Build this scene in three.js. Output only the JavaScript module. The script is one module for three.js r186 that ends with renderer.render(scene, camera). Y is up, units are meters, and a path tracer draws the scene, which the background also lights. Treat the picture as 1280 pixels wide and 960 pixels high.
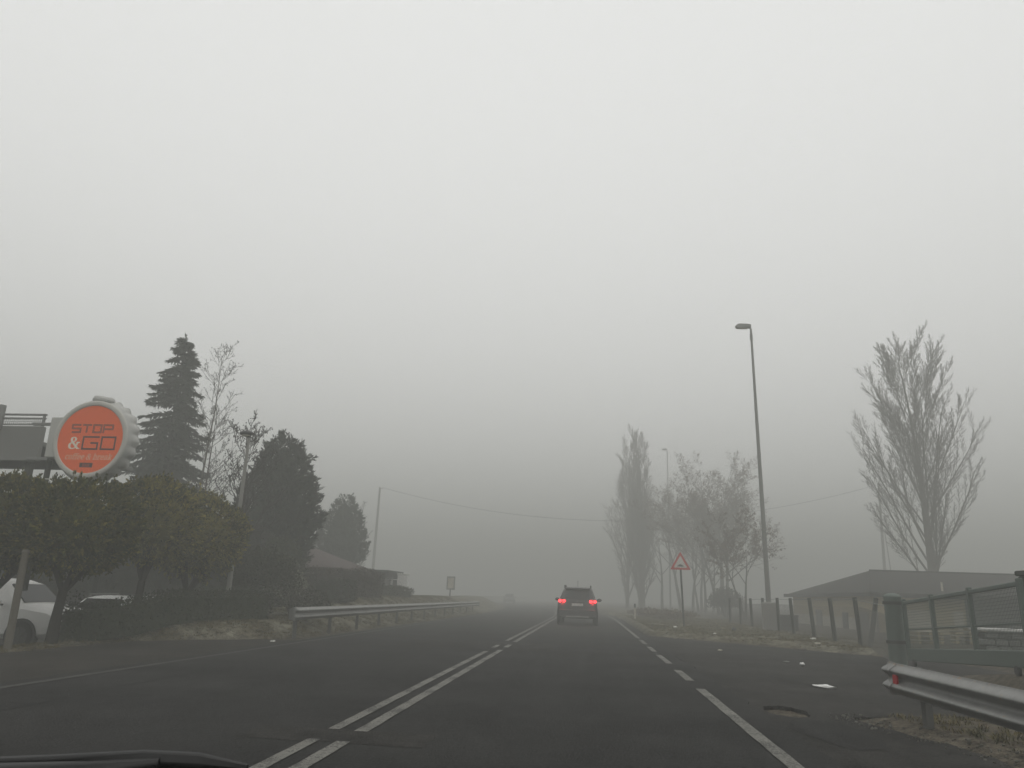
import * as THREE from 'three';
import { mergeGeometries, toCreasedNormals } from 'three/addons/utils/BufferGeometryUtils.js';
import { ImprovedNoise } from 'three/addons/math/ImprovedNoise.js';

// ------------------------------------------------------------------ camera, sky, sun, air, exposure
const scene = new THREE.Scene();
const PX = 1280, PY = 960, FOCAL = 960;                       // photograph size and focal length in pixels
const camera = new THREE.PerspectiveCamera(2 * Math.atan(PY / 2 / FOCAL) * 180 / Math.PI, 4 / 3, 0.05, 3000);
const EYE = new THREE.Vector3(0, 1.2, 0);
// the road runs to -z and vanishes at pixel (737, 748); the horizon drops 0.035 to the right
const fwdC = new THREE.Vector3((737 - 640) / FOCAL, (480 - 748) / FOCAL, -1).normalize();
const upC = new THREE.Vector3().crossVectors(new THREE.Vector3(1, -0.035, 0).normalize(), fwdC).normalize();
const rightC = new THREE.Vector3().crossVectors(fwdC, upC);
camera.position.copy(EYE);
camera.quaternion.setFromRotationMatrix(new THREE.Matrix4().makeBasis(
  new THREE.Vector3(rightC.x, upC.x, -fwdC.x), new THREE.Vector3(rightC.y, upC.y, -fwdC.y), new THREE.Vector3(rightC.z, upC.z, -fwdC.z)));
camera.updateMatrixWorld();

{
  const w = 64, h = 32, data = new Float32Array(w * h * 4);
  for (let j = 0; j < h; j++) {
    const el = ((j + 0.5) / h - 0.5) * Math.PI, s = Math.max(0, Math.sin(el));
    const L = 1.0 * (1 + 0.12 * (1 - s));                        // even overcast, a touch brighter through the long air at the horizon
    for (let i = 0; i < w; i++) data.set([L * 0.995, L, L * 0.99, 1], (j * w + i) * 4);
  }
  const sky = new THREE.DataTexture(data, w, h, THREE.RGBAFormat, THREE.FloatType);
  sky.mapping = THREE.EquirectangularReflectionMapping; sky.magFilter = THREE.LinearFilter; sky.needsUpdate = true;
  scene.background = sky; scene.environment = sky;
}
const sun = new THREE.DirectionalLight(0xfff6ea, 0.5);
sun.position.set(40, 120, 30); sun.shadow.radius = 110; sun.castShadow = true;
sun.shadow.mapSize.set(2048, 2048);
Object.assign(sun.shadow.camera, { left: -70, right: 70, top: 70, bottom: -70, near: 1, far: 300 });
scene.add(sun);
scene.fog = new THREE.FogExp2(0xfdfff9, 0.0145);
const EXPOSURE = 1.03;

// ------------------------------------------------------------------ helpers
const V = (x, y, z) => new THREE.Vector3(x, y, z);
const rng = (seed) => () => { seed |= 0; seed = seed + 0x6D2B79F5 | 0; let t = Math.imul(seed ^ seed >>> 15, 1 | seed); t = t + Math.imul(t ^ t >>> 7, 61 | t) ^ t; return ((t ^ t >>> 14) >>> 0) / 4294967296; };
const ss = (a, b, x) => { const t = Math.min(1, Math.max(0, (x - a) / (b - a))); return t * t * (3 - 2 * t); };
const lerp = (a, b, t) => a + (b - a) * t;
const noise = new ImprovedNoise();
const fbm = (x, y, z = 0, o = 4) => { let s = 0, a = 1, n = 0; for (let i = 0; i < o; i++) { s += a * noise.noise(x, y, z + i * 7.3); n += a; a *= 0.5; x *= 2.03; y *= 2.03; } return s / n; };
function at(px, py, d) {                                       // the point d metres down the road that the photograph shows at that pixel
  const v = V((px - 640) / FOCAL, (480 - py) / FOCAL, -1).applyQuaternion(camera.quaternion);
  return v.multiplyScalar(d / -v.z).add(EYE);
}
const latX = (px, d) => at(px, 748, d).x;

const names = new Map();
function numbered(n) { const k = names.get(n) ?? 0; names.set(n, k + 1); return k ? `${n}_${String(k).padStart(3, '0')}` : n; }
function thing(name, label, category, [x, y, z] = [0, 0, 0], turn = 0, group) {
  const o = new THREE.Group(); o.name = numbered(name); scene.add(o);
  o.position.set(x, y, z); o.rotation.y = turn; o.userData = { label, category };
  if (group) o.userData.group = group;
  return o;
}
function part(parent, name, geo, mat) {
  const m = new THREE.Mesh(geo, mat); m.name = name; m.castShadow = m.receiveShadow = true; parent.add(m); return m;
}
function single(name, label, category, geo, mat, [x, y, z] = [0, 0, 0], group) {
  const m = part(scene, numbered(name), geo, mat); m.position.set(x, y, z); m.userData = { label, category };
  if (group) m.userData.group = group;
  return m;
}
function struct(name, geo, mat) { const m = part(scene, numbered(name), geo, mat); m.userData.kind = 'structure'; return m; }
function dup(root, pos, turn, label) {
  const r = root.clone(); r.name = numbered(root.name.replace(/_\d{3}$/, '')); r.userData = { ...root.userData }; scene.add(r);
  r.position.set(...pos); r.rotation.y = turn; if (label) r.userData.label = label;
  return r;
}
const lin = (r, g, b) => new THREE.Color().setRGB(r, g, b);
const mat = (r, g, b, rough = 0.8, o = {}) => new THREE.MeshPhysicalMaterial({ specularIntensity: rough >= .8 ? .3 : 1, color: lin(r, g, b), roughness: rough, metalness: 0, side: THREE.DoubleSide, ...o });

class Acc {                                                     // collects triangles, with a colour for each vertex if wanted
  constructor(col) { this.p = []; this.i = []; this.c = col ? [] : null; }
  v(x, y, z, c) { this.p.push(x, y, z); if (this.c) this.c.push(c[0], c[1], c[2]); return this.p.length / 3 - 1; }
  tube(pts, radii, sides = 5, c, cap = true) {
    let prev = null, u = V(1, 0, 0);
    for (let k = 0; k < pts.length; k++) {
      const dir = V().subVectors(pts[Math.min(k + 1, pts.length - 1)], pts[Math.max(k - 1, 0)]).normalize();
      if (k === 0) u = Math.abs(dir.x) < 0.8 ? V(1, 0, 0) : V(0, 0, 1);
      u.addScaledVector(dir, -u.dot(dir)).normalize();
      const w = V().crossVectors(dir, u), ring = [];
      for (let s = 0; s < sides; s++) {
        const a = s / sides * Math.PI * 2, ca = Math.cos(a) * radii[k], sa = Math.sin(a) * radii[k], q = pts[k];
        ring.push(this.v(q.x + u.x * ca + w.x * sa, q.y + u.y * ca + w.y * sa, q.z + u.z * ca + w.z * sa, c));
      }
      if (prev) for (let s = 0; s < sides; s++) { const n = (s + 1) % sides; this.i.push(prev[s], prev[n], ring[s], prev[n], ring[n], ring[s]); }
      if (cap && (k === 0 || k === pts.length - 1)) for (let s = 1; s < sides - 1; s++) this.i.push(ring[0], ring[s], ring[s + 1]);
      prev = ring;
    }
    return this;
  }
  leaf(x, y, z, dir, side, len, wid, c) {                       // a pointed leaf of two faces with a slight fold
    const a = this.v(x, y, z, c), b = this.v(x + dir.x * len * .5 + side.x * wid, y + dir.y * len * .5 + side.y * wid, z + dir.z * len * .5 + side.z * wid, c);
    const e = this.v(x + dir.x * len, y + dir.y * len, z + dir.z * len, c), f = this.v(x + dir.x * len * .5 - side.x * wid, y + dir.y * len * .5 - side.y * wid, z + dir.z * len * .5 - side.z * wid, c);
    this.i.push(a, b, e, a, e, f); return this;
  }
  geo(crease) {
    let g = new THREE.BufferGeometry();
    g.setAttribute('position', new THREE.Float32BufferAttribute(this.p, 3));
    if (this.c) g.setAttribute('color', new THREE.Float32BufferAttribute(this.c, 3));
    g.setIndex(this.i); g.computeVertexNormals();
    if (crease) g = toCreasedNormals(g, crease);
    return g;
  }
}
const clean = (g) => { const h = g.index ? g.toNonIndexed() : g; for (const k of Object.keys(h.attributes)) if (!['position', 'normal', 'uv'].includes(k)) h.deleteAttribute(k); return h; };
const merge = (list) => mergeGeometries(list.map(clean));
function box(w, h, d, x = 0, y = 0, z = 0, b = Math.min(w, h, d) * 0.12) {   // a box standing on y, with chamfered edges, uv in metres
  const s = new THREE.Shape(), hw = w / 2 - b, hd = d / 2 - b;
  s.moveTo(-hw, -hd); s.lineTo(hw, -hd); s.lineTo(hw, hd); s.lineTo(-hw, hd); s.closePath();
  const g = new THREE.ExtrudeGeometry(s, { depth: h - 2 * b, bevelEnabled: true, bevelSize: b, bevelThickness: b, bevelSegments: 1 });
  g.rotateX(-Math.PI / 2); g.translate(x, y + b, z); return g;
}
const cyl = (r0, r1, h, n = 12, x = 0, y = 0, z = 0) => new THREE.CylinderGeometry(r1, r0, h, n).translate(x, y + h / 2, z);
function bar(a, b, r, n = 6, r2 = r) { return new Acc().tube([a, b], [r, r2], n).geo(0.9); }
function texture(size, f, srgb = true) {
  const data = new Uint8Array(size * size * 4);
  for (let j = 0; j < size; j++) for (let i = 0; i < size; i++) { const c = f(i / size, j / size, i, j), k = (j * size + i) * 4; data[k] = c[0]; data[k + 1] = c[1]; data[k + 2] = c[2]; data[k + 3] = 255; }
  const t = new THREE.DataTexture(data, size, size); t.wrapS = t.wrapT = THREE.RepeatWrapping; t.magFilter = THREE.LinearFilter; t.minFilter = THREE.LinearMipmapLinearFilter; t.generateMipmaps = true;
  if (srgb) t.colorSpace = THREE.SRGBColorSpace; t.needsUpdate = true; return t;
}
function tileNoise(cells, seed) {                               // value noise that repeats over the unit square
  const r = rng(seed), g = new Float32Array(cells * cells); for (let k = 0; k < g.length; k++) g[k] = r();
  return (u, v) => { const x = u * cells, y = v * cells, i = Math.floor(x), j = Math.floor(y), fx = x - i, fy = y - j, a = fx * fx * (3 - 2 * fx), b = fy * fy * (3 - 2 * fy); const q = (p, s) => g[((s % cells) + cells) % cells * cells + ((p % cells) + cells) % cells]; return lerp(lerp(q(i, j), q(i + 1, j), a), lerp(q(i, j + 1), q(i + 1, j + 1), a), b); };
}
const s255 = (v) => { const c = Math.min(1, Math.max(0, v)); return 255 * (c <= 0.0031308 ? 12.92 * c : 1.055 * c ** (1 / 2.4) - 0.055); };

// ------------------------------------------------------------------ surface textures
const tn = [5, 13, 37, 97, 260, 500].map((c, k) => tileNoise(c, 11 + k));
function asphaltTex(base, contrast, warm, seed) {
  const r = rng(seed);
  return texture(1024, (u, v) => {
    const patch = (tn[0](u, v) - .5) * .30 + (tn[1](u, v) - .5) * .28 + (tn[2](v, u) - .5) * .18 + (tn[0](u * 5, v) - .5) * .22 + (tn[1](u * 4, v) - .5) * .14;
    const grain = (tn[4](u, v) - .5) * .5 + (tn[5](u, v) - .5) * .5 + (r() - .5) * .5;
    let L = base * (1 + contrast * patch + 1.15 * grain);
    if (r() < 0.012) L *= 1.9;
    const crack = Math.abs(tn[1](u + .013 * tn[3](u, v), v) - .5);
    if (crack < 0.004 * contrast) L *= .55;
    return [s255(L * (1 + .05 * warm)), s255(L), s255(L * (1 - .06 * warm))];
  });
}
const rep = (t, m) => { t.repeat.set(1 / m, 1 / m); return t; };
const bumpT = rep(texture(512, (u, v) => { const n = 255 * (.5 * tn[4](u, v) + .5 * tn[5](u, v)); return [n, n, n]; }, false), 3);
const M = {
  road: new THREE.MeshPhysicalMaterial({ specularIntensity: .25, map: rep(asphaltTex(.016, 1.6, .5, 3), 7), roughness: .88, bumpMap: bumpT, bumpScale: .004, side: THREE.DoubleSide }),
  layby: new THREE.MeshPhysicalMaterial({ specularIntensity: .25, map: rep(asphaltTex(.024, 1.9, 1.2, 5), 5.3), roughness: .95, bumpMap: bumpT, bumpScale: .006, side: THREE.DoubleSide }),
  apron: new THREE.MeshPhysicalMaterial({ specularIntensity: .25, map: rep(asphaltTex(.023, 1.6, 2.4, 8), 5.7), roughness: .95, bumpMap: bumpT, bumpScale: .005, side: THREE.DoubleSide }),
  paint: new THREE.MeshStandardMaterial({ map: rep(texture(512, (u, v) => { const w = tn[0](u, v) * .30 + tn[1](u, v) * .25 + tn[3](u, v) * .22 + tn[4](u, v) * .34; const L = w > .62 ? .03 : w > .555 ? .085 : .165 + .08 * (tn[1](u, v) - .5) + .05 * (tn[5](u, v) - .5); return [s255(L * 1.02), s255(L), s255(L * .88)]; }), 1.7), roughness: .8, side: THREE.DoubleSide }),
  paintFaint: new THREE.MeshStandardMaterial({ map: rep(texture(512, (u, v) => { const w = tn[2](u, v) * .5 + tn[3](u, v) * .35 + tn[4](u, v) * .3; const L = w > .58 ? .02 : .032 + .03 * (tn[4](u, v) - .5); return [s255(L * 1.03), s255(L), s255(L * .86)]; }), 1.9), roughness: .85, side: THREE.DoubleSide }),
  ground: new THREE.MeshPhysicalMaterial({ specularIntensity: .25, vertexColors: true, map: rep(texture(1024, (u, v) => { const n = .62 + .55 * (tn[2](u, v) - .5) + .5 * (tn[3](u, v) - .5) + .6 * (tn[4](u, v) - .5) + .5 * (tn[5](v, u) - .5); return [s255(n), s255(n * .98), s255(n * .95)]; }), 4.1), roughness: 1, bumpMap: bumpT, bumpScale: .02, side: THREE.DoubleSide }),
  galv: mat(1, 1, 1, .5, { metalness: .5, map: rep(texture(512, (u, v) => { const n = (tn[0](u, v) - .5) * .06 + (tn[2](u, v) - .5) * .05 + (tn[4](u, v) - .5) * .05, rust = tn[2](u, v) > .9 ? 1 : 0, L = .235 + n; return [s255(L * (1 + .12 * rust)), s255(L * (1 - .12 * rust)), s255(L * (.97 - .3 * rust))]; }), 1.3) }),
  galvDull: mat(.22, .22, .21, .6, { metalness: .4 }),
  steelPost: mat(.10, .10, .095, .6, { metalness: .4 }),
  greenPaint: mat(.075, .10, .085, .55),
  concrete: mat(.24, .235, .22, .9),
  darkPost: mat(.055, .058, .05, .85),
  bark: mat(.085, .074, .062, .95), barkPale: mat(.13, .12, .10, .95), barkDark: mat(.03, .027, .023, .95),
  leaf: new THREE.MeshPhysicalMaterial({ vertexColors: true, roughness: .8, specularIntensity: .35, side: THREE.DoubleSide }),
  beige: mat(.38, .32, .20, .92), pale: mat(.46, .43, .36, .9), roof: mat(.028, .026, .025, .9), roofBrown: mat(.07, .052, .052, .9),
  black: mat(.012, .012, .012, .5), rubber: mat(.018, .018, .018, .85), plastic: mat(.022, .022, .023, .6),
  glass: mat(.012, .014, .015, .12, { specularIntensity: .5 }), white: mat(.72, .72, .70, .35), whitePaint: mat(.62, .62, .58, .7),
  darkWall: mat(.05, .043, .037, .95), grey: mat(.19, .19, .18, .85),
};

// ------------------------------------------------------------------ the lie of the land
const curve = (d) => d > 45 ? -0.0012 * (d - 45) ** 2 : 0;      // the road bends left beyond the barrier
const bankEdge = (d) => d >= 20 ? -7.3 : d <= 16 ? -9.8 : lerp(-9.8, -7.3, ss(16, 20, d));
const laybyEdge = (x) => 29.2 - (x - 2) * 1.27 + .5 * fbm(x * .9, 3.1);
function H(x0, d) {
  const x = x0 - (d > 0 ? curve(Math.min(d, 140)) : 0);
  let y = -0.06;
  if (x < -6.9) {
    const far = ss(19, 36, d), be = bankEdge(d), t = ss(be + .1, be - lerp(1.3, 2.9, far), x);
    y = lerp(y, lerp(lerp(.12, .34, ss(13, 19, d)), .98, far), t);
    y = lerp(y, lerp(lerp(-.28, -.56, ss(17.8, 18.4, d)), y, ss(23, 28, d)), ss(-10.2, -11.2, x));
    y = lerp(y, .45, ss(-12, -16, x) * ss(24, 30, d));
    y += .05 * t * fbm(x * .7, d * .7);
  } else if (x > 2.15) {
    const v = ss(-.4, 1.2, d - laybyEdge(x));
    y = lerp(y, .13 + .07 * fbm(x * .8, d * .8, 5), v);
    const n = ss(2.95, 3.45, x - .3 * ss(9.8, 7.4, d) - .12 * fbm(d * 1.3, x, 2)) * ss(10.4, 9.4, d + .5 * fbm(x, d, 9));
    y = lerp(y, .05 + .25 * ss(4.5, 6.5, x) + .05 * fbm(x * 2, d * 2, 5), n);
    y = lerp(y, .26, ss(6.2, 6.9, x) * ss(17.5, 13.5, d) * (1 - n) * (1 - v));
    y = lerp(y, .0, ss(9.5, 11, x) * (1 - v));
  }
  return y;
}
function groundColour(x0, d) {
  const x = x0 - (d > 0 ? curve(Math.min(d, 140)) : 0);
  const f = .5 + .9 * fbm(x * .45, d * .45, 20), g = .5 + fbm(x * 2.3, d * 2.3, 31);
  const grass = [.09, .083, .046], straw = [.17, .148, .098], soil = [.085, .072, .056], tar = [.032, .031, .03], frost = [.30, .29, .23];
  let c = grass.map((v, k) => lerp(v, straw[k], Math.min(1, Math.max(0, f))));
  const fr = ss(-.16, .16, fbm(x * 1.3, d * .9, 44)) * (.55 + .45 * g); c = c.map((v, k) => lerp(v, frost[k], Math.min(1, Math.max(0, fr))));
  if (x < -6.9) {
    const lot = ss(-10.6, -11.3, x) * (1 - ss(25, 29, d)); c = c.map((v, k) => lerp(v, tar[k], lot));
    const edge = ss(bankEdge(d) - .55, bankEdge(d), x); c = c.map((v, k) => lerp(v, soil[k], edge * .8));
  } else if (x > 2.1) {
    const s = Math.max(.8 * ss(.4, .0, d - laybyEdge(x) - .6 + g * 1.2), ss(.5, .85, g) * .6);
    c = c.map((v, k) => lerp(v, soil[k] * 1.35, Math.min(1, s)));
    if (x > 8.6) c = c.map((v, k) => lerp(v, soil[k] * 1.1, .8));
  } else c = tar;
  return c;
}
{
  const span = (list) => { const out = []; for (let k = 0; k < list.length - 1; k++) { const [a, step] = list[k], b = list[k + 1][0]; const n = Math.max(1, Math.round((b - a) / step)); for (let q = 0; q < n; q++) out.push(a + (b - a) * q / n); } out.push(list[list.length - 1][0]); return out; };
  const xs = span([[-420, 40], [-60, 6], [-24, .6], [-14, .22], [-6.6, 1.2], [1.8, .2], [12, .6], [26, 6], [60, 40], [420, 1]]);
  const ds = span([[-60, 12], [0, 1], [4, .28], [40, .7], [60, 2], [100, 10], [160, 40], [480, 1]]);
  const p = [], c = [], uv = [], idx = [];
  for (const d of ds) for (const x of xs) { p.push(x, H(x, d), -d); c.push(...groundColour(x, d)); uv.push(x, d); }
  const n = xs.length;
  for (let j = 0; j < ds.length - 1; j++) for (let i = 0; i < n - 1; i++) { const a = j * n + i; idx.push(a, a + 1, a + n, a + 1, a + n + 1, a + n); }
  const g = new THREE.BufferGeometry();
  g.setAttribute('position', new THREE.Float32BufferAttribute(p, 3)); g.setAttribute('color', new THREE.Float32BufferAttribute(c, 3)); g.setAttribute('uv', new THREE.Float32BufferAttribute(uv, 2));
  g.setIndex(idx); g.computeVertexNormals();
  struct('ground', g, M.ground);
}

// ------------------------------------------------------------------ road, lay-by, side entrance and paint
function strip(x0, x1, d0, d1, y, step = 1, jitter = 0, skirt = 0, seed = 1) {
  const p = [], uv = [], idx = []; const n = Math.max(1, Math.ceil((d1 - d0) / step)); const w = skirt ? 4 : 2;
  for (let k = 0; k <= n; k++) {
    const d = lerp(d0, d1, k / n), c = curve(d);
    const a = x0 + c + jitter * fbm(d * 1.9, seed, 1, 4), b = x1 + c + jitter * fbm(d * 1.9, seed + 5, 2, 4);
    const row = skirt ? [[a, y - skirt], [a, y], [b, y], [b, y - skirt]] : [[a, y], [b, y]];
    row.forEach(([x, yy], q) => { p.push(x, yy, -d); uv.push(x - c + (q === 0 ? -skirt : q === 3 ? skirt : 0), d); });
    if (k) for (let q = 0; q < w - 1; q++) { const s = (k - 1) * w + q; idx.push(s, s + 1, s + w, s + 1, s + w + 1, s + w); }
  }
  const g = new THREE.BufferGeometry(); g.setAttribute('position', new THREE.Float32BufferAttribute(p, 3)); g.setAttribute('uv', new THREE.Float32BufferAttribute(uv, 2)); g.setIndex(idx); g.computeVertexNormals();
  return skirt ? toCreasedNormals(g, .5) : g;
}
const road = struct('road', strip(-6.95, 1.98, -20, 190, 0, .15, .16, .07, 4), M.road);
const line = (x, w, d0, d1, m = M.paint) => part(road, 'lane_marking', strip(x - w / 2, x + w / 2, d0, d1, .009, .12, .012, 0, x * 7 + d0), m);
for (const [d0, d1] of [[-10, 6.66], [7.15, 18.2], [19.2, 20.4], [21.6, 75]]) line(-1.99, .12, d0, d1);
for (const [d0, d1] of [[-10, 6.70], [7.2, 17.7], [19.0, 20.0], [22, 75]]) line(-2.25, .11, d0, d1);
for (const [d0, d1] of [[-10, 11.95], [13.1, 14.95], [16.4, 18.8], [19.95, 21.9], [23.2, 25.2], [26.6, 60]]) line(1.58, .13, d0, d1);
line(-6.6, .12, -10, 60, M.paintFaint);

{ // lay-by: older tar in front of the gate, with a pothole broken into it
  const s = new THREE.Shape(), r = rng(17), pts = [];
  for (let d = -20; d <= 27; d += .3) pts.push([1.9, d]);
  for (let x = 2; x < 8.4; x += .25) pts.push([x, laybyEdge(x) + .25 * (r() - .5)]);
  for (const p of [[8.7, 20.6], [8.8, 17.4], [6.5, 15.5], [6.3, 10.6], [4.6, 10.2]]) pts.push(p);
  for (let d = 9.9; d > -20; d -= .25) pts.push([3.0 + .10 * fbm(d * 1.7, 8) + .10 * (r() - .5) + .6 * ss(9.8, 7.2, d), d]);
  pts.forEach(([x, d], k) => k ? s.lineTo(x, d) : s.moveTo(x, d)); s.closePath();
  const hole = new THREE.Path(), hp = [];
  for (let k = 0; k < 26; k++) { const a = k / 26 * Math.PI * 2, q = 1 + .22 * fbm(Math.cos(a) * 2, Math.sin(a) * 2, 4) + .1 * (r() - .5); hp.push([2.33 + .25 * q * Math.cos(a), 10.1 + .5 * q * Math.sin(a)]); }
  hp.forEach(([x, d], k) => k ? hole.lineTo(x, d) : hole.moveTo(x, d)); hole.closePath(); s.holes.push(hole);
  const g = new THREE.ExtrudeGeometry(s, { depth: .045, bevelEnabled: false }); g.rotateX(-Math.PI / 2); g.translate(0, -.057, 0);
  struct('lay_by', g, M.layby);
  // worn patch of fresh tar below the pothole
  const ps = new THREE.Shape(); [...Array(30).keys()].forEach((k) => { const a = k / 30 * Math.PI * 2, q = 1 + .3 * fbm(Math.cos(a) * 1.6, Math.sin(a) * 1.6, 2); const x = 2.45 + .36 * q * Math.cos(a), d = 8.6 + .9 * q * Math.sin(a); k ? ps.lineTo(x, d) : ps.moveTo(x, d); });
  const pg = new THREE.ShapeGeometry(ps); pg.rotateX(-Math.PI / 2); pg.translate(0, -.007, 0);
  struct('tar_patch', pg, M.road);
  for (const [x0, x1, a, b, sd] of [[-4.6, -.9, 18.5, 21.3, 2], [-2.9, -1.3, 6.62, 7.22, 5]]) { const q = new THREE.Shape(), ring = []; for (let k = 0; k <= 20; k++) ring.push([lerp(x0, x1, k / 20), a]); for (let k = 1; k <= 12; k++) ring.push([x1, lerp(a, b, k / 12)]); for (let k = 1; k <= 20; k++) ring.push([lerp(x1, x0, k / 20), b]); for (let k = 1; k < 12; k++) ring.push([x0, lerp(b, a, k / 12)]); ring.forEach(([x, d], k) => { const X = x + .09 * fbm(x * 2, d * 2, sd), D = d + .12 * fbm(x * 2 + 9, d * 2, sd); k ? q.lineTo(X, D) : q.moveTo(X, D); }); q.closePath(); const qg = new THREE.ShapeGeometry(q); qg.rotateX(-Math.PI / 2); qg.translate(0, .004, 0); struct('road_repair', qg, M.layby); }
  const ck = new Acc(); const cr = rng(77);
  for (const [x0, a, b, sd] of [[-4.4, 9, 30, 1], [-.3, 24, 34, 2], [-5.6, 7, 16, 4]]) { let pl = null; for (let d = a; d <= b; d += .12) { const x = x0 + .5 * fbm(d * .25, sd * 3.1, 2, 5), w = .006 + .012 * cr(), i0 = ck.v(x - w, .0045, -d), i1 = ck.v(x + w, .0045, -d); if (pl && fbm(d * .8, sd) > -.15) ck.i.push(pl[0], pl[1], i0, pl[1], i1, i0); pl = [i0, i1]; } }
  struct('sealed_cracks', ck.geo(), mat(.012, .012, .012, .98));
  // side entrance on the left
  const e = new THREE.Shape(), ep = [];
  for (let d = -20; d <= 19; d += .5) ep.push([-6.85, d]);
  for (let d = 18.8; d >= -20; d -= .3) ep.push([bankEdge(d) + .04 + .09 * fbm(d * 1.3, 2, 6), d]);
  ep.forEach(([x, d], k) => k ? e.lineTo(x, d) : e.moveTo(x, d)); e.closePath();
  const eg = new THREE.ExtrudeGeometry(e, { depth: .045, bevelEnabled: false }); eg.rotateX(-Math.PI / 2); eg.translate(0, -.057, 0);
  struct('side_entrance', eg, M.apron);
}

// ------------------------------------------------------------------ short dry grass and litter of the verges
{
  const r = rng(71), tuft = new Acc(true);
  for (let k = 0; k < 9; k++) { const a = r() * 6.28, l = .05 + .07 * r(), t = .3 + .7 * r(), c = .7 + .6 * r(); tuft.leaf((r() - .5) * .08, -.01, (r() - .5) * .08, V(Math.cos(a) * t, 1, Math.sin(a) * t).normalize(), V(-Math.sin(a), 0, Math.cos(a)), l, .005, [.105 * c, .095 * c, .055 * c]); }
  const spots = [];
  while (spots.length < 22000) {
    const left = r() < .55, d = 4 + 52 * r() ** 1.5, x = left ? -7.2 - 4.2 * r() : 2.4 + 7 * r();
    if (left ? x > bankEdge(d) - .1 || (x < -10.4 && d < 25) : d < 10.2 ? x < 3.3 + .4 * ss(9.8, 7.4, d) || x > 6.2 : d < laybyEdge(x) + .3) continue;
    if (fbm(x * 1.1, d * 1.1, 3) < -.18 + .2 * r()) continue;
    spots.push([x, d]);
  }
  const im = new THREE.InstancedMesh(tuft.geo(), M.leaf, spots.length), q = new THREE.Object3D(), col = new THREE.Color();
  spots.forEach(([x, d], k) => { q.position.set(x, H(x, d), -d); q.rotation.set(0, r() * 6.28, 0); const s = .35 + .7 * r(); q.scale.set(s * 1.4, s, s * 1.4); q.updateMatrix(); im.setMatrixAt(k, q.matrix); const t = r(); col.setRGB(.7 + .8 * t, .75 + .55 * t, .7 + .7 * t * r()); im.setColorAt(k, col); });
  im.name = 'dry_grass'; im.castShadow = im.receiveShadow = true; im.userData = { label: 'short dry winter grass along the verges', category: 'grass', kind: 'stuff' };
  scene.add(im);
  // crumbled stones along the broken edges of the lay-by
  const st = new THREE.IcosahedronGeometry(.03, 0), gm = new THREE.InstancedMesh(st, M.concrete, 900);
  for (let k = 0; k < 900; k++) { let x, d; if (k < 550) { x = 2.4 + 6 * r(); d = laybyEdge(x) + (r() - .6) * 1.4; } else { d = 6.5 + 3.6 * r(); x = 3.0 + .6 * ss(9.8, 7.2, d) + (r() - .5) * .5; } q.position.set(x, Math.max(H(x, d), -.012) + .004, -d); q.rotation.set(r() * 6, r() * 6, r() * 6); const s = .15 + .6 * r() ** 3; q.scale.set(s, s * .6, s); q.updateMatrix(); gm.setMatrixAt(k, q.matrix); const t = .2 + .4 * r(); col.setRGB(t, t, t * .93); gm.setColorAt(k, col); }
  gm.name = 'gravel'; gm.castShadow = gm.receiveShadow = true; gm.userData = { label: 'crumbled stones along the edge of the lay-by', category: 'gravel', kind: 'stuff' };
  scene.add(gm);
}
function crumple(w, h, l, seed) {                               // a flattened crumpled wrapper
  const g = new THREE.SphereGeometry(.5, 14, 9), p = g.attributes.position;
  for (let k = 0; k < p.count; k++) { const x = p.getX(k), y = p.getY(k), z = p.getZ(k), n = 1 + .7 * fbm(x * 4 + seed, y * 4, z * 4, 3); p.setXYZ(k, x * w * n, Math.max(0, (y + .5) * h * n), z * l * n); }
  g.computeVertexNormals(); return g;
}
{
  const floorY = (x, d) => d < laybyEdge(x) && x < 8.6 ? (x < 3.0 || d > 10.2 ? -.012 : H(x, d)) : H(x, d);
  const put = (px, py, w, h, l, label, seed, m = M.white, name = 'litter') => { const p = at(px, py, 1), d = 1.2 / (1.2 - p.y); const x = p.x * d; const o = single(name, label, 'litter', crumple(w, h, l, seed), m, [x, floorY(x, d) - .004, -d]); o.rotation.y = seed; return o; };
  put(1031, 859, .24, .05, .34, 'flat white paper lying on the lay-by tar', 1, M.white, 'paper_scrap');
  put(1003, 831, .10, .06, .12, 'small crumpled white wrapper lying beyond the flat white paper', 2.2, M.white, 'crumpled_wrapper');
  put(983, 827, .14, .03, .12, 'dull grey scrap lying beside the crumpled white wrapper', 3.1, M.grey, 'paper_scrap');
  put(900, 813, .18, .04, .12, 'pale scrap lying where the lay-by meets the grass verge', 4.3, M.pale, 'paper_scrap');
  put(844, 789, .16, .08, .16, 'white wrapper lying in the grass beside the warning sign', 5.2, M.whitePaint, 'crumpled_wrapper');
  put(894, 798, .14, .07, .14, 'small white wrapper in the grass between sign and fence', 6.1, M.whitePaint, 'crumpled_wrapper');
  put(918, 793, .22, .14, .2, 'small dark lump in the grass between sign and fence', 2.7, M.black, 'rubbish_lump');
  put(1017, 805, .26, .07, .16, 'white wrapper by the foot of the leaning fence posts', 7.4, M.whitePaint, 'crumpled_wrapper');
  put(1022, 811, .16, .05, .2, 'pale scrap at the edge of the lay-by below the hut', 8.2, M.pale, 'paper_scrap');
  put(1000, 812, .4, .03, .22, 'dark flattened rag lying on the lay-by', 9.7, M.darkWall, 'rag');
  const lp = at(342, 787, 18.2); single('crumpled_wrapper', 'white wrapper in the grass at the start of the left barrier', 'litter', crumple(.16, .07, .12, 9.2), M.whitePaint, [lp.x, H(lp.x, 18.2) - .01, -18.2]);
}

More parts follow.
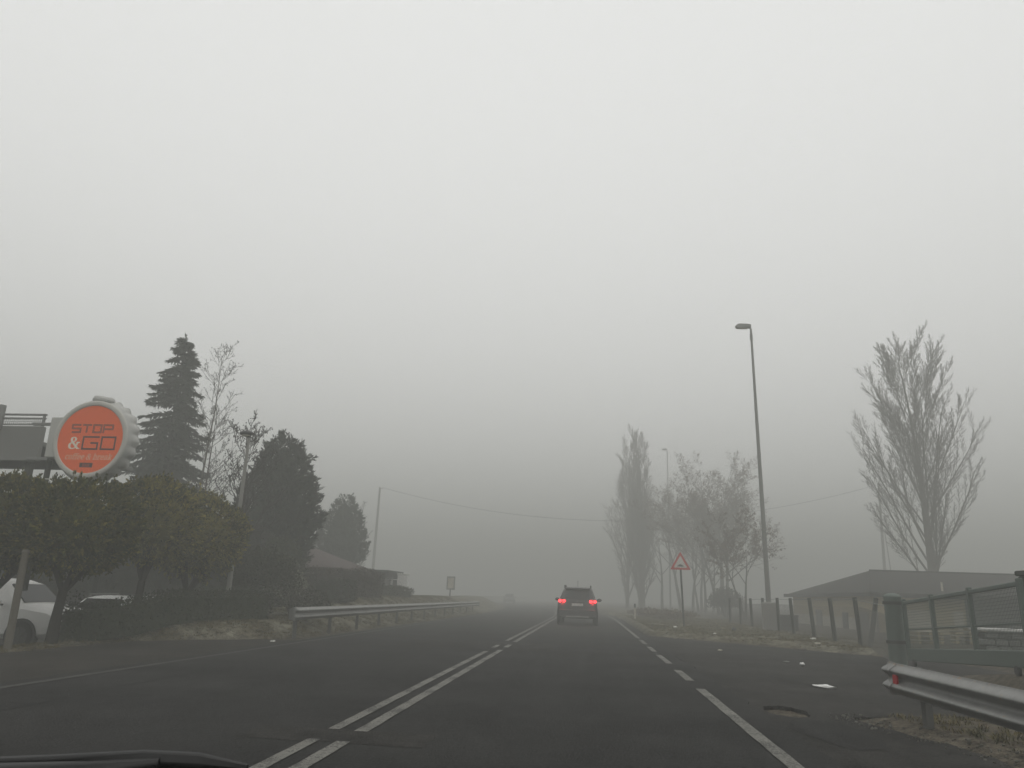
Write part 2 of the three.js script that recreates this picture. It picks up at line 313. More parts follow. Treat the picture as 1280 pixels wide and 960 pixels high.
// ------------------------------------------------------------------ steel crash barriers
function wBeam(len, steps = 1) {                                           // profile faces +x, runs along z from 0 to len
  const prof = []; for (let k = 0; k <= 36; k++) { const t = k / 36, y = (t - .5) * .31; const a = t * Math.PI * 4; prof.push([.041 * (1 - Math.cos(a)) * (1 - .12 * Math.abs(t - .5)), y]); }
  const s = new THREE.Shape(); prof.forEach(([x, y], k) => k ? s.lineTo(x, y) : s.moveTo(x, y));
  for (let k = 36; k >= 0; k--) s.lineTo(prof[k][0] - .004, prof[k][1] + (k === 36 ? .002 : k === 0 ? -.002 : 0)); s.closePath();
  return toCreasedNormals(new THREE.ExtrudeGeometry(s, { depth: len, steps, bevelEnabled: false }), .7);
}
const postGeo = merge([box(.012, 1.0, .11, 0, -.3, 0, .002), box(.06, 1.0, .01, .033, -.3, .05, .002), box(.06, 1.0, .01, .033, -.3, -.05, .002)]);
const boltGeo = new THREE.SphereGeometry(.017, 8, 6);
function barrier(label, x, facing, d0, d1, spacing, top, endAt) {
  const t = thing('crash_barrier', label, 'barrier', [x, 0, -d0], 0, 'steel crash barriers');
  const beams = Math.max(1, Math.round((d1 - d0) / (spacing * 2))), L = (d1 - d0) / beams;
  for (let k = 0; k < beams; k++) {
    const b = part(t, 'rail', wBeam(L + .25), M.galv); b.rotation.y = facing > 0 ? 0 : Math.PI; b.position.set(facing * (.03 + .005 * (k % 2)), top - .155, facing > 0 ? -(k + 1) * L - .25 : -k * L + (k ? .0 : 0));
    if (facing < 0) b.position.z = -k * L;
    for (let q = 0; q < 2; q++) for (const yy of [-.075, .075]) part(b, 'bolt', boltGeo, M.galvDull).position.set(.078, yy, facing > 0 ? L + .25 - q * .18 - .04 : q * .18 + .04);
  }
  for (let d = d0 + .35; d <= d1 + .01; d += spacing) {
    const y = H(x, d), p = part(t, 'post', postGeo, M.steelPost); p.position.set(-facing * .13, Math.min(0, top - .72) + Math.min(y, .1) * .5, -(d - d0));
    part(p, 'spacer', box(.11, .16, .09, facing * .085, top - .24 - p.position.y, 0, .01), M.galvDull);
  }
  // rounded end piece
  const endBeam = (z, dirn) => {
    const g = wBeam(.34, 10), p = g.attributes.position;
    for (let k = 0; k < p.count; k++) { const zz = p.getZ(k) / .34; p.setX(k, lerp(p.getX(k), .05, Math.min(1, zz * 1.6) ** 1.5) - .13 * zz ** 3); p.setY(k, p.getY(k) * (1 + .10 * Math.sin(zz * 3)) * Math.sqrt(1 - .5 * zz ** 5)); }
    g.computeVertexNormals();
    const e = part(t, 'end_cap', g, M.galv); e.position.set(facing * .045, top - .155, z); if (facing > 0 && dirn < 0) e.scale.z = -1; if (facing < 0) { e.scale.x = -1; if (dirn < 0) e.scale.z = -1; }
    return e;
  };
  if (endAt.includes('near')) endBeam(0, 1);
  if (endAt.includes('far')) endBeam(-(d1 - d0), -1);
  return t;
}
barrier('long steel crash barrier on posts below the hedges and low house', -7.31, 1, 19.4, 56, 2.85, .74, ['near', 'far']).rotation.y = .0149;
const rightRail = barrier('steel crash barrier with a red reflector at its end in front of the gate', 3.30, -1, -7.23, 9.05, 1.97, .64, ['far']);
{
  const rf = part(rightRail, 'reflector', box(.02, .17, .11, -.078, .405, -16.24, .005), mat(.45, .02, .03, .25)); rf.userData.label = 'red reflector';
}

// ------------------------------------------------------------------ trees and shrubs
function branchTree(o) {                                       // recursive limbs; returns {trunk, crown}
  const r = rng(o.seed), trunk = new Acc(), crown = new Acc(true), twigCol = o.twig ?? [.06, .052, .045], leafCol = o.leaf ?? [.10, .062, .04];
  function grow(p, dir, len, rad, lvl) {
    const n = lvl === 0 ? 9 : lvl < 3 ? 5 : 3, pts = [p.clone()], rr = [rad]; let q = p.clone(), dv = dir.clone();
    const endR = lvl === 0 ? rad * (o.topR ?? .12) : Math.max(o.minR, rad * .3);
    for (let k = 1; k <= n; k++) {
      dv.add(V(r() - .5, (r() - .5) * .6 + (o.up ?? .1) * (lvl > 0 ? 1 : .4), r() - .5).multiplyScalar(o.wiggle * (lvl === 0 ? .3 : 1))).normalize();
      q = q.clone().addScaledVector(dv, len / n); pts.push(q); rr.push(lerp(rad, endR, k / n));
    }
    (lvl <= (o.trunkLevels ?? 0) ? trunk : crown).tube(pts, rr, lvl === 0 ? 9 : lvl < 2 ? 6 : lvl < 3 ? 4 : 3, twigCol, false);
    if (lvl >= o.levels) {
      if (o.leafN) for (let k = 0; k < o.leafN; k++) { const a = pts[1 + Math.floor(r() * (pts.length - 1))], d2 = V(r() - .5, r() - .7, r() - .5).normalize(), s2 = V(r() - .5, r() - .5, r() - .5).cross(d2).normalize(), sh = .6 + .8 * r(), L = o.leafSize * (.5 + r()); crown.leaf(a.x + (r() - .5) * .12, a.y + (r() - .5) * .12, a.z + (r() - .5) * .12, d2, s2, L, L * .32, leafCol.map((v) => v * sh)); }
      return;
    }
    const kids = o.kids[lvl], from = lvl === 0 ? o.clear : .25;
    for (let k = 0; k < kids; k++) {
      const t = from + (1 - from) * Math.pow((k + r() * .9) / kids, lvl === 0 ? (o.bias ?? 1) : 1), f = Math.min(n - 1e-4, t * n), i = Math.floor(f), base = V().lerpVectors(pts[i], pts[i + 1], f - i);
      const az = k * 2.4 + r() * 1.4 + o.seed, ax = V().subVectors(pts[i + 1], pts[i]).normalize(), u = V(Math.cos(az), 0, Math.sin(az)); u.addScaledVector(ax, -u.dot(ax)).normalize();
      const ang = o.angle[Math.min(lvl, o.angle.length - 1)] * (.75 + .5 * r());
      const nd = ax.multiplyScalar(Math.cos(ang)).addScaledVector(u, Math.sin(ang)).normalize();
      const shape = lvl === 0 ? (o.profile ? o.profile(t) : 1 - .55 * (t - from) / (1 - from)) : 1 - .4 * t;
      grow(base, nd, len * o.ratio[Math.min(lvl, o.ratio.length - 1)] * shape * (.75 + .5 * r()), Math.max(o.minR, lerp(rad, endR, t) * (lvl === 0 ? o.thin0 ?? o.thin ?? .55 : o.thin ?? .55)), lvl + 1);
    }
  }
  const leans = o.lean ?? [0, 0];
  for (const s of o.stems ?? [[0, 0, 0, 0, 1]]) grow(V(s[0], -.15, s[1]), V(leans[0] + s[2], 1, leans[1] + s[3]).normalize(), o.h * s[4], o.r * (s[5] ?? 1), 0);
  return { trunk: trunk.geo(), crown: crown.geo() };
}
function plantTree(name, label, px, d, o, group, barkM = M.bark) {
  const x = at(px, o.row ?? 748, d).x, t = thing(name, label, 'tree', [x, H(x, d), -d], 0, group), g = branchTree(o);
  part(t, 'trunk', g.trunk, barkM); part(t, 'crown', g.crown, M.leaf); return t;
}
// a clipped or dense crown: a lumpy core closed by a thick coat of small leaves
function leafCoat(shape, n, size, colours, seed, o = {}) {      // shape(u, v, r) -> {p, n}
  const r = rng(seed), a = new Acc(true);
  for (let k = 0; k < n; k++) {
    const { p, n: nn } = shape(r), depth = Math.pow(r(), 1.6) * (o.deep ?? .22), c = colours[Math.floor(r() * colours.length)], sh = .65 + .7 * r();
    p.addScaledVector(nn, -depth + (o.out ?? .04) * r());
    const d = V(r() - .5, r() - .5 + (o.up ?? 0), r() - .5).normalize().addScaledVector(nn, o.along ?? .5).normalize(), s = V(r() - .5, r() - .5, r() - .5).cross(d).normalize(), L = size * (.6 + .8 * r());
    a.leaf(p.x, p.y, p.z, d, s, L, L * (o.wid ?? .3), c.map((v) => v * sh));
  }
  return a;
}
function shootCoat(shape, n, per, len, size, colours, seed, o = {}) {
  const r = rng(seed), a = new Acc(true);
  for (let k = 0; k < n; k++) {
    const { p, n: nn } = shape(r), d = V(r() - .5, r() - .5, r() - .5).multiplyScalar(o.spread ?? 1.1).addScaledVector(nn, o.along ?? .8).add(V(0, o.up ?? .3, 0)).normalize(), L = len * (.5 + r()), base = p.clone().addScaledVector(nn, -(o.deep ?? .3) * r()), c0 = colours[Math.floor(r() * colours.length)], t0 = .7 + .6 * r();
    for (let m = 0; m < per; m++) {
      const u = Math.pow(r(), .8), q = base.clone().addScaledVector(d, L * u), w = (o.fat ?? .05) * (1.15 - u); q.add(V((r() - .5) * w * 2, (r() - .5) * w * 2, (r() - .5) * w * 2));
      const dv = V(r() - .5, r() - .5, r() - .5).multiplyScalar(o.ruff ?? 1.4).add(d).normalize(), s = V(r() - .5, r() - .5, r() - .5).cross(dv).normalize(), l = size * (.5 + r()), c = r() < .75 ? c0 : colours[Math.floor(r() * colours.length)], sh = t0 * (.75 + .5 * r());
      a.leaf(q.x, q.y, q.z, dv, s, l, l * (o.wid ?? .3), c.map((v) => v * sh));
    }
  }
  return a;
}
function lump(g, amp, f, seed) { const p = g.attributes.position; for (let k = 0; k < p.count; k++) { const x = p.getX(k), y = p.getY(k), z = p.getZ(k), n = 1 + amp * fbm(x * f + seed, y * f, z * f + seed, 3); p.setXYZ(k, x * n, y * n, z * n); } g.computeVertexNormals(); return g; }
const coreOf = (colours) => mat(...[0, 1, 2].map((k) => colours.reduce((a, c) => a + c[k], 0) / colours.length), 1);   // the leaves' own mean colour
function roundTree(label, x, d, cy, rx, ry, rz, seed, colours, lean, group) {
  const y0 = H(x, d), t = thing('clipped_round_tree', label, 'tree', [x, y0, -d], 0, group), r = rng(seed), h = cy - y0, tr = new Acc();
  const fork = V(lean * .5, h - ry * 1.25, 0);
  tr.tube([V(0, -.15, 0), V(lean * .1, .4, 0), V(lean * .3, (h - ry) * .5, .02), fork], [.13, .105, .09, .085], 9, null, false);
  for (let k = 0; k < 6; k++) { const a = k * 1.05 + r(), e = V(lean + Math.cos(a) * rx * .55, h - ry * .1 + r() * .3, Math.sin(a) * rz * .55), m = V().lerpVectors(fork, e, .5).add(V((r() - .5) * .2, -.1, (r() - .5) * .2)); tr.tube([fork.clone().add(V(0, -.05, 0)), m, e], [.06, .045, .02], 6, null, false); }
  part(t, 'trunk', tr.geo(), M.barkDark);
  const C = V(lean, h, 0), rough = (v) => 1 + .22 * fbm(v.x * 1.7 + seed, v.y * 1.7, v.z * 1.7, 3) + .09 * fbm(v.x * 6, v.y * 6 + seed, v.z * 6, 2);
  const a = shootCoat((q) => { const u = q() * 2 - 1, f = q() * 6.2832, s = Math.sqrt(1 - u * u), n = V(s * Math.cos(f), u, s * Math.sin(f)), yy = u < -.35 ? ry * .8 : ry; const k = rough(n); return { p: V(n.x * rx * k, n.y * yy * k, n.z * rz * k).add(C), n: n.clone() }; }, 1700, 16, .21, .07, colours, seed, { deep: .24, along: .7, up: .22, wid: .26, fat: .06 });
  const crown = part(t, 'crown', a.geo(), M.leaf);
  const core = new THREE.SphereGeometry(1, 26, 18).scale(rx * .74, ry * .70, rz * .74); lump(core, .1, 1.5, seed); core.translate(C.x, C.y, C.z);
  part(crown, 'inner_foliage', core, coreOf(colours));
  return t;
}
const olive = [[.060, .068, .016], [.048, .060, .015], [.11, .104, .02], [.15, .13, .024], [.045, .052, .016], [.075, .075, .02]];
const oliveY = [...olive, [.24, .20, .034], [.20, .17, .03], [.16, .145, .03], [.23, .18, .03]];
const RT = 'clipped round trees in front of the café';
roundTree('clipped round tree between the leaning post and the orange sign', -11.8, 14.8, 2.22, 1.14, .98, 1.1, 5, olive, -.05, RT);
roundTree('clipped round tree with a forked dark trunk beneath the orange sign', -10.35, 14.7, 2.16, 1.10, .92, 1.05, 9, olive, .12, RT);
roundTree('clipped round tree beside the white estate car, behind the low hedge', -10.85, 18.3, 2.60, 1.05, 1.08, 1.1, 14, oliveY, .05, RT);
roundTree('yellowish clipped round tree beside the slim lamp post', -10.75, 20.3, 2.42, 1.18, 1.15, 1.2, 23, oliveY, .12, RT);

function hedge(name, label, a, b, w, h, n, size, colours, seed, group, wild = .05, out = .06) {   // a, b: [x, d] ends of its middle line
  const dx = b[0] - a[0], dz = -(b[1] - a[1]), L = Math.hypot(dx, dz), cx = (a[0] + b[0]) / 2, cd = (a[1] + b[1]) / 2;
  const t = thing(name, label, 'hedge', [cx, H(cx, cd), -cd], -Math.atan2(dz, dx), group);
  const yAt = (s) => H(lerp(a[0], b[0], s + .5), lerp(a[1], b[1], s + .5)) - H(cx, cd);
  const bul = (s, f) => 1 + wild * 3 * fbm(s * L * .8 + seed, f * 2, seed);
  const shp = (q) => { const s = q() - .5, per = q() * (2 * h + w); let p, nn; const k = bul(s, per);
    if (per < h) { p = V(s * L, per, w / 2 * k); nn = V(0, .1, 1); } else if (per < h + w) { p = V(s * L, h * k, w / 2 - (per - h)); nn = V(0, 1, 0); } else { p = V(s * L, per - h - w, -w / 2 * k); nn = V(0, .1, -1); }
    if (q() < .08) { p = V(Math.sign(s) * L / 2, q() * h, (q() - .5) * w); nn = V(Math.sign(s), .1, 0); }
    p.y += yAt(s); return { p, n: nn }; };
  part(t, 'foliage', leafCoat(shp, n, size, colours, seed, { deep: .14, along: .3, out }).geo(), M.leaf);
  const core = new THREE.BoxGeometry(L - .16, h - .1, w - .2, Math.ceil(L * 3), 3, 3), p = core.attributes.position;
  for (let k = 0; k < p.count; k++) p.setY(k, p.getY(k) + h / 2 - .08 + yAt(p.getX(k) / L)); core.computeVertexNormals();
  part(t, 'inner_foliage', core, coreOf(colours)); return t;
}
const darkG = [[.034, .042, .024], [.028, .035, .020], [.042, .050, .027]];
hedge('clipped_hedge', 'low dark clipped hedge along the car park under the round trees', [-10.55, 15.4], [-8.95, 21.2], .75, .70, 9000, .055, darkG, 31, 'clipped hedges', .03, .03);
hedge('clipped_hedge', 'tall dark hedge closing the car park behind the round trees', [-21, 25.5], [-11.6, 27.2], 1.2, 2.7, 9000, .11, [[.026, .026, .019], [.030, .028, .02], [.022, .024, .017]], 33, 'clipped hedges');
hedge('clipped_hedge', 'brownish rounded hedge in front of the low house', [latX(388, 32), 31.2], [latX(452, 33.5), 35], 1.3, 1.05, 7000, .09, [[.06, .040, .032], [.05, .036, .028], [.045, .04, .028]], 35, 'clipped hedges', .1);
hedge('clipped_hedge', 'small dark hedge at the foot of the brownish hedge', [latX(408, 29), 28.6], [latX(428, 30), 30.4], .9, .75, 4000, .07, [[.03, .036, .022], [.036, .04, .024]], 36, 'clipped hedges', .08);
hedge('clipped_hedge', 'low hedge leading to the white gate pillars', [latX(462, 38), 38], [latX(497, 41), 42.5], 1.0, .42, 3500, .08, [[.05, .046, .03], [.04, .04, .026]], 37, 'clipped hedges', .1);

function bush(name, label, px, d, rx, ry, n, size, colours, seed, o = {}) {
  const x = latX(px, d), y = H(x, d), t = thing(name, label, 'bush', [x, y, -d], 0, 'loose bushes'), r = rng(seed), st = new Acc();
  for (let k = 0; k < (o.stems ?? 14); k++) { const a = r() * 6.28, q = V(Math.cos(a) * rx * (.5 + .5 * r()), ry * (1.2 + .8 * r()), Math.sin(a) * rx * .8 * r()); st.tube([V(q.x * .1, -.1, q.z * .1), V(q.x * .45, q.y * .6, q.z * .45), q], [.02, .014, .005], 4, null, false); }
  part(t, 'stem', st.geo(), o.stemM ?? M.bark);
  part(t, 'foliage', leafCoat((q) => { const u = q() * 1.4 - .4, f = q() * 6.2832, v = Math.sqrt(Math.max(0, 1 - u * u)), nn = V(v * Math.cos(f), u, v * Math.sin(f)), k = 1 + .35 * fbm(nn.x * 2 + seed, nn.y * 2, nn.z * 2, 3); return { p: V(nn.x * rx * k, ry + nn.y * ry * k, nn.z * rx * k), n: nn.clone() }; }, n, size, colours, seed, { deep: o.deep ?? rx * .8, along: .3, up: .2 }).geo(), M.leaf);
  return t;
}
bush('garden_bush', 'dense dark green bush between lamp post and barrier end', 322, 23.5, 1.15, .95, 9000, .08, [[.03, .036, .02], [.036, .042, .022], [.045, .048, .026]], 41);
bush('garden_bush', 'olive green bush under the broad conical conifer', 340, 27.5, 1.0, 1.15, 7000, .09, [[.05, .056, .024], [.04, .048, .022], [.035, .042, .022]], 42);
bush('garden_bush', 'pale frosted grass clump between dark garden bushes', 362, 27.2, .5, .58, 2600, .10, [[.20, .19, .14], [.15, .15, .11]], 43, { deep: .3 });
bush('garden_bush', 'grey twiggy bush behind the start of the left barrier', 372, 22.5, .95, .42, 4500, .07, [[.07, .07, .055], [.05, .052, .04], [.10, .10, .08]], 44);
bush('garden_bush', 'dark low shrub against the tall car park hedge', 258, 24, 1.1, .8, 6000, .08, [[.03, .036, .02], [.045, .05, .024]], 45);
bush('garden_bush', 'dark shrub at the foot of the bare trees by the fence', 906, 64, 1.3, 1.1, 6000, .11, [[.06, .06, .048], [.07, .066, .052]], 46);
bush('garden_bush', 'dry brown brush beyond the warning sign', 838, 50, 1.6, .25, 3500, .10, [[.16, .125, .095], [.18, .15, .11]], 47);
bush('garden_bush', 'dry reddish brush near the marker post', 812, 56, 1.5, .24, 3000, .11, [[.16, .12, .095], [.14, .115, .09]], 48);

function spruce(label, px, d, topPy, half, seed) {              // tiers of drooping needle branches, ragged outline
  const x = at(px, 600, d).x, y0 = H(x, d), h = at(px, topPy, d).y - y0, t = thing('spruce_tree', label, 'tree', [x, y0, -d]), r = rng(seed), a = new Acc(true), tr = new Acc();
  tr.tube([V(0, -.15, 0), V(0, h * .5, 0), V(0, h, 0)], [.2, .11, .012], 8, null, false); part(t, 'trunk', tr.geo(), M.barkDark);
  const needle = (p, dv, L) => { const s = V(r() - .5, r() - .5, r() - .5).cross(dv).normalize(), c = .6 + .8 * r(); a.leaf(p.x, p.y, p.z, dv, s, L, L * .12, [.036 * c, .045 * c, .030 * c]); };
  for (let y = .9; y < h - .1; y += .10 + .07 * (1 - y / h)) {
    const f = 1 - y / h, n = 5 + Math.floor(6 * f);
    for (let k = 0; k < n; k++) {
      const az = r() * 6.28, L = half * Math.pow(f, .72) * (.45 + .75 * r()) + .12, steps = Math.max(3, Math.round(L * 9)); let p = V(0, y, 0); const dv = V(Math.cos(az), .15, Math.sin(az)).normalize(); const drop = .5 + .4 * r();
      const q = [p.clone()];
      for (let s = 1; s <= steps; s++) {
        const u = s / steps; dv.y = .2 - drop * u + .9 * Math.max(0, u - .72); const dn = dv.clone().normalize(); p = p.clone().addScaledVector(dn, L / steps); q.push(p);
        for (let m = 0; m < 11; m++) { const sp = V(dn.x + (r() - .5) * 1.7, dn.y + (r() - .75) * 1.3, dn.z + (r() - .5) * 1.7).normalize(); needle(p, sp, .14 + .20 * r() * (1 - u * .4)); }
      }
      a.tube(q, q.map((_, i) => lerp(.025, .006, i / q.length)), 3, [.03, .028, .022], false);
    }
  }
  for (let k = 0; k < 60; k++) needle(V(0, h - .9 * r(), 0), V((r() - .5) * 1.6, .7, (r() - .5) * 1.6).normalize(), .14 + .1 * r());
  part(t, 'crown', a.geo(), M.leaf); return t;
}
spruce('tall dark spruce rising behind the orange sign', 205, 30, 420, 2.3, 51);

function conifer(label, px, d, topPy, botPy, halfPx, seed, profile, colours, n, size) {
  const x = at(px, (topPy + botPy) / 2, d).x, y0 = H(x, d), top = at(px, topPy, d).y - y0, bot = Math.max(.25, at(px, botPy, d).y - y0), R = halfPx / FOCAL * d, t = thing('conical_conifer', label, 'tree', [x, y0, -d], 0, 'conical conifers by the low house'), tr = new Acc();
  tr.tube([V(0, -.15, 0), V(0, top * .6, 0)], [.17, .06], 8, null, false); part(t, 'trunk', tr.geo(), M.barkDark);
  const rad = (u, az) => R * profile(u) * (1 + .18 * fbm(Math.cos(az) * 1.6 + seed, u * 4, Math.sin(az) * 1.6) + .2 * fbm(Math.cos(az) * 6, u * 16 + seed, Math.sin(az) * 6, 2));
  const a = shootCoat((q) => { let u, az; do { u = q(); az = q() * 6.2832; } while (q() > profile(u)); const rr = rad(u, az); return { p: V(Math.cos(az) * rr, lerp(bot, top, u), Math.sin(az) * rr), n: V(Math.cos(az), .25, Math.sin(az)).normalize() }; }, Math.round(n / 24), 28, R * .18, size * .7, colours, seed, { deep: R * .2, up: .5, along: .75, spread: .8, wid: .16, fat: R * .09, ruff: .9 });
  const crown = part(t, 'crown', a.geo(), M.leaf), pts = []; for (let k = 0; k <= 14; k++) pts.push(new THREE.Vector2(Math.max(.001, R * .72 * profile(k / 14)), lerp(bot + .15, top - .4, k / 14)));
  part(crown, 'inner_foliage', new THREE.LatheGeometry(pts, 18), coreOf(colours)); return t;
}
const conG = [[.036, .045, .029], [.045, .053, .034], [.030, .039, .026]];
conifer('broad dark conical conifer beside the slim lamp post', 349, 29, 545, 705, 55, 61, (u) => 1.05 * Math.pow(Math.max(0, 1 - u), .58) * (.62 + .50 * Math.min(1, u * 2.8)), conG, 30000, .2);
conifer('smaller egg shaped conifer standing behind the low roof', 428, 47, 620, 706, 30, 63, (u) => u < .3 ? Math.sqrt(Math.max(0, 1 - Math.pow((.3 - u) / .5, 2))) : Math.pow(Math.max(0, 1 - (u - .3) / .7), .55), [[.045, .056, .040], [.038, .048, .036]], 20000, .17);

const thinTree = { levels: 3, kids: [26, 5, 3], clear: .22, angle: [.75, .7, .7], ratio: [.20, .5, .55], wiggle: .35, minR: .007, up: .25, leafN: 2, leafSize: .055, thin: .42, leaf: [.045, .04, .034], twig: [.045, .04, .035] };
plantTree('bare_tree', 'slender bare tree close beside the tall spruce', 240, 29, { ...thinTree, row: 600, h: 9.9, r: .075, seed: 71, lean: [.05, 0] }, 'bare trees left of the road');
plantTree('bare_tree', 'shorter bare tree between the spruce and the slim lamp post', 253, 26.5, { ...thinTree, row: 620, h: 7.2, r: .07, seed: 72, lean: [.06, 0], kids: [22, 5, 3] }, 'bare trees left of the road');
plantTree('bare_tree', 'gnarled bare tree just behind the slim lamp post', 305, 24.2, { ...thinTree, row: 620, h: 6.6, r: .10, seed: 74, lean: [.07, 0], wiggle: .6, kids: [22, 5, 4], clear: .45, ratio: [.24, .5, .5], minR: .009 }, 'bare trees left of the road');
plantTree('bare_tree', 'faint bare tree in the fog beyond the egg shaped conifer', 446, 74, { ...thinTree, h: 8.5, r: .12, seed: 77, minR: .014, levels: 3 }, 'bare trees left of the road');

const robin = { levels: 4, kids: [9, 8, 7, 4], clear: .36, angle: [.72, .62, .68, .75], ratio: [.92, .46, .42, .5], wiggle: .42, minR: .007, up: .13, leafN: 3, leafSize: .11, thin: .46, profile: (t) => 1.12 - .45 * t, leaf: [.16, .11, .08], twig: [.10, .085, .072], trunkLevels: 1 };
const RG = 'bare trees behind the fence';
plantTree('bare_tree', 'spreading bare tree with brown seed pods behind the warning sign', 904, 78, { ...robin, h: 9.6, r: .25, seed: 81, lean: [-.02, 0], stems: [[0, 0, -.05, 0, 1], [.3, .2, .14, 0, .9, .8], [-.4, .1, -.2, 0, .85, .7]] }, RG);
plantTree('bare_tree', 'small forked bare tree beside the tall street lamp', 931, 56, { ...robin, h: 4.5, r: .11, seed: 83, kids: [6, 7, 6, 3], clear: .5, lean: [.02, 0], stems: [[0, 0, 0, 0, 1], [.02, 0, -.28, 0, .9, .75]] }, RG);
plantTree('bare_tree', 'foggy bare tree crowded against the far street lamp', 852, 92, { ...robin, h: 9.0, r: .22, seed: 86, leafN: 2, lean: [-.03, 0], stems: [[0, 0, -.12, 0, 1], [1.2, .3, .05, 0, .95, .8], [2.3, -.4, .0, 0, .9, .8]] }, RG);
plantTree('bare_tree', 'low foggy bare tree leaning towards the tall poplars', 828, 96, { ...robin, h: 8.4, r: .19, seed: 89, leafN: 2, lean: [-.10, 0] }, RG);
plantTree('bare_tree', 'bare tree with thin trunk in the middle of the roadside thicket', 882, 86, { ...robin, h: 8.0, r: .17, seed: 93, leafN: 2, stems: [[0, 0, 0, 0, 1], [-.8, .3, -.06, 0, .9, .8], [.7, .5, .08, 0, .9, .8]] }, RG);

const poplar = { levels: 4, kids: [46, 16, 10, 4], thin0: .30, clear: .09, bias: 1.0, angle: [.50, .36, .42, .5], ratio: [.50, .32, .32, .42], wiggle: .16, minR: .009, up: .34, leafN: 0, leafSize: .1, thin: .4, leaf: [.10, .09, .075], twig: [.10, .088, .075], trunkLevels: 0, profile: (t) => t < .3 ? .62 + 1.1 * t : .95 - .86 * (t - .3) };
const PG = 'tall poplars in the fog';
plantTree('poplar_tree', 'huge bare poplar rising behind the beige hut', 1170, 58, { ...poplar, h: 18.3, r: .36, seed: 101, topR: .05 }, PG);
const farPop = { ...poplar, kids: [36, 12, 8, 3], thin0: .5, minR: .012, clear: .02, angle: [.34, .36, .5, .6] };
plantTree('poplar_tree', 'tallest of the faint poplars at the bend of the road', 804, 96, { ...farPop, h: 20, r: .26, seed: 103, ratio: [.36, .36, .36, .45] }, PG);
plantTree('poplar_tree', 'fainter poplar beside the tallest one at the bend', 784, 104, { ...farPop, h: 20, r: .26, seed: 104, ratio: [.38, .36, .36, .45] }, PG);
plantTree('poplar_tree', 'lower poplar in front of the pair at the bend', 800, 92, { ...farPop, h: 14, r: .2, seed: 106, ratio: [.34, .36, .36, .45] }, PG);

// ------------------------------------------------------------------ poles, lamps and wires
function poleFrom(parent, name, base, top, r0, r1, m, n = 12) { return part(parent, name, new Acc().tube([base, V().lerpVectors(base, top, .5), top], [r0, (r0 + r1) / 2, r1], n).geo(.9), m); }
function streetLamp(label, px, d, topPx, topPy, seed, plinth) {
  const x = latX(px, d), y = H(x, d), t = thing('street_lamp', label, 'street lamp', [x, y, -d], 0, 'tall street lamps'), top = at(topPx, topPy, d).sub(t.position);
  poleFrom(t, 'pole', V(0, -.2, 0), top, .12, .05, M.galvDull, 14);
  if (plinth) { part(t, 'plinth', box(.55, 1.25, .5, 0, -.1, 0, .04), M.concrete); part(t, 'access_door', box(.12, .35, .012, 0, 1.5, .118, .002), M.galv); }
  part(t, 'collar', cyl(.075, .065, .3, 12, top.x, top.y - .55, 0), M.galvDull);
  const arm = part(t, 'arm', bar(top, top.clone().add(V(-.16, .10, 0)), .035, 8), M.galvDull);
  const hd = new THREE.Shape(); hd.moveTo(0, -.05); hd.lineTo(-.62, -.08); hd.lineTo(-.68, 0); hd.lineTo(-.55, .10); hd.lineTo(-.1, .08); hd.lineTo(0, .05); hd.closePath();
  const lg = new THREE.ExtrudeGeometry(hd, { depth: .20, bevelEnabled: true, bevelSize: .02, bevelThickness: .03, bevelSegments: 2 }); lg.translate(top.x - .02, top.y + .12, -.10);
  const head = part(t, 'lamp_head', lg, M.galvDull); part(head, 'lens', box(.4, .03, .18, top.x - .36, top.y + .005, 0, .01), M.pale);
  return t;
}
streetLamp('tall steel street lamp standing on a concrete plinth by the fence', 961, 35.7, 938.5, 411, 1, true);
streetLamp('faint street lamp among the foggy bare trees', 838, 104, 834, 563, 2, false);
{
  const d = 22, x = latX(284, d), t = thing('slim_lamp_post', 'slim pale lamp post with small dark head beside the clipped hedge', 'street lamp', [x, H(x, d), -d]), top = at(312, 543, d).sub(t.position);
  poleFrom(t, 'pole', V(0, -.2, 0), top, .075, .045, M.concrete, 12);
  part(t, 'base_plate', cyl(.14, .14, .05, 12, 0, 0, 0), M.galvDull);
  const g = new THREE.SphereGeometry(.2, 16, 10).scale(1.1, .42, .8).translate(top.x - .10, top.y + .03, 0); const hd = part(t, 'lamp_head', g, M.black);
  part(hd, 'lamp_glass', new THREE.SphereGeometry(.15, 14, 8, 0, 6.3, Math.PI / 2, Math.PI / 2).scale(1, .3, .8).translate(top.x - .1, top.y - .03, 0), M.pale);
  part(t, 'bracket', bar(top.clone().add(V(0, -.12, 0)), top.clone().add(V(.0, .06, 0)), .055, 8), M.black);
}
const poleTops = [];
function utilityPole(label, px, d, topPx, topPy, r0, extra) {
  const x = latX(px, d), t = thing('utility_pole', label, 'pole', [x, H(x, d), -d], 0, 'concrete utility poles'), top = at(topPx, topPy, d).sub(t.position);
  poleFrom(t, 'shaft', V(0, -.3, 0), top, r0, r0 * .6, M.concrete, 12);
  part(t, 'crossbar', box(.5, .06, .06, top.x + .15, top.y - .22, 0), M.galvDull);
  part(t, 'insulator', cyl(.04, .03, .14, 8, top.x + .34, top.y - .16, 0), M.pale);
  if (extra) { const e = V(top.x + .8, top.y - .0, 0); part(t, 'stay', bar(V(1.1, -.1, 0), V(top.x + .2, top.y * .62, 0), .06, 6), M.concrete); part(t, 'side_box', box(.5, .28, .25, top.x + .55, top.y - 4.0, 0), M.galvDull); }
  poleTops.push(top.clone().add(t.position).add(V(.34, -.04, 0))); return t;
}
utilityPole('faint concrete utility pole behind the egg shaped conifer', 463, 92, 475, 609, .2);
utilityPole('faint concrete utility pole with a box behind the beige hut', 1108, 94, 1098, 604, .2, true);
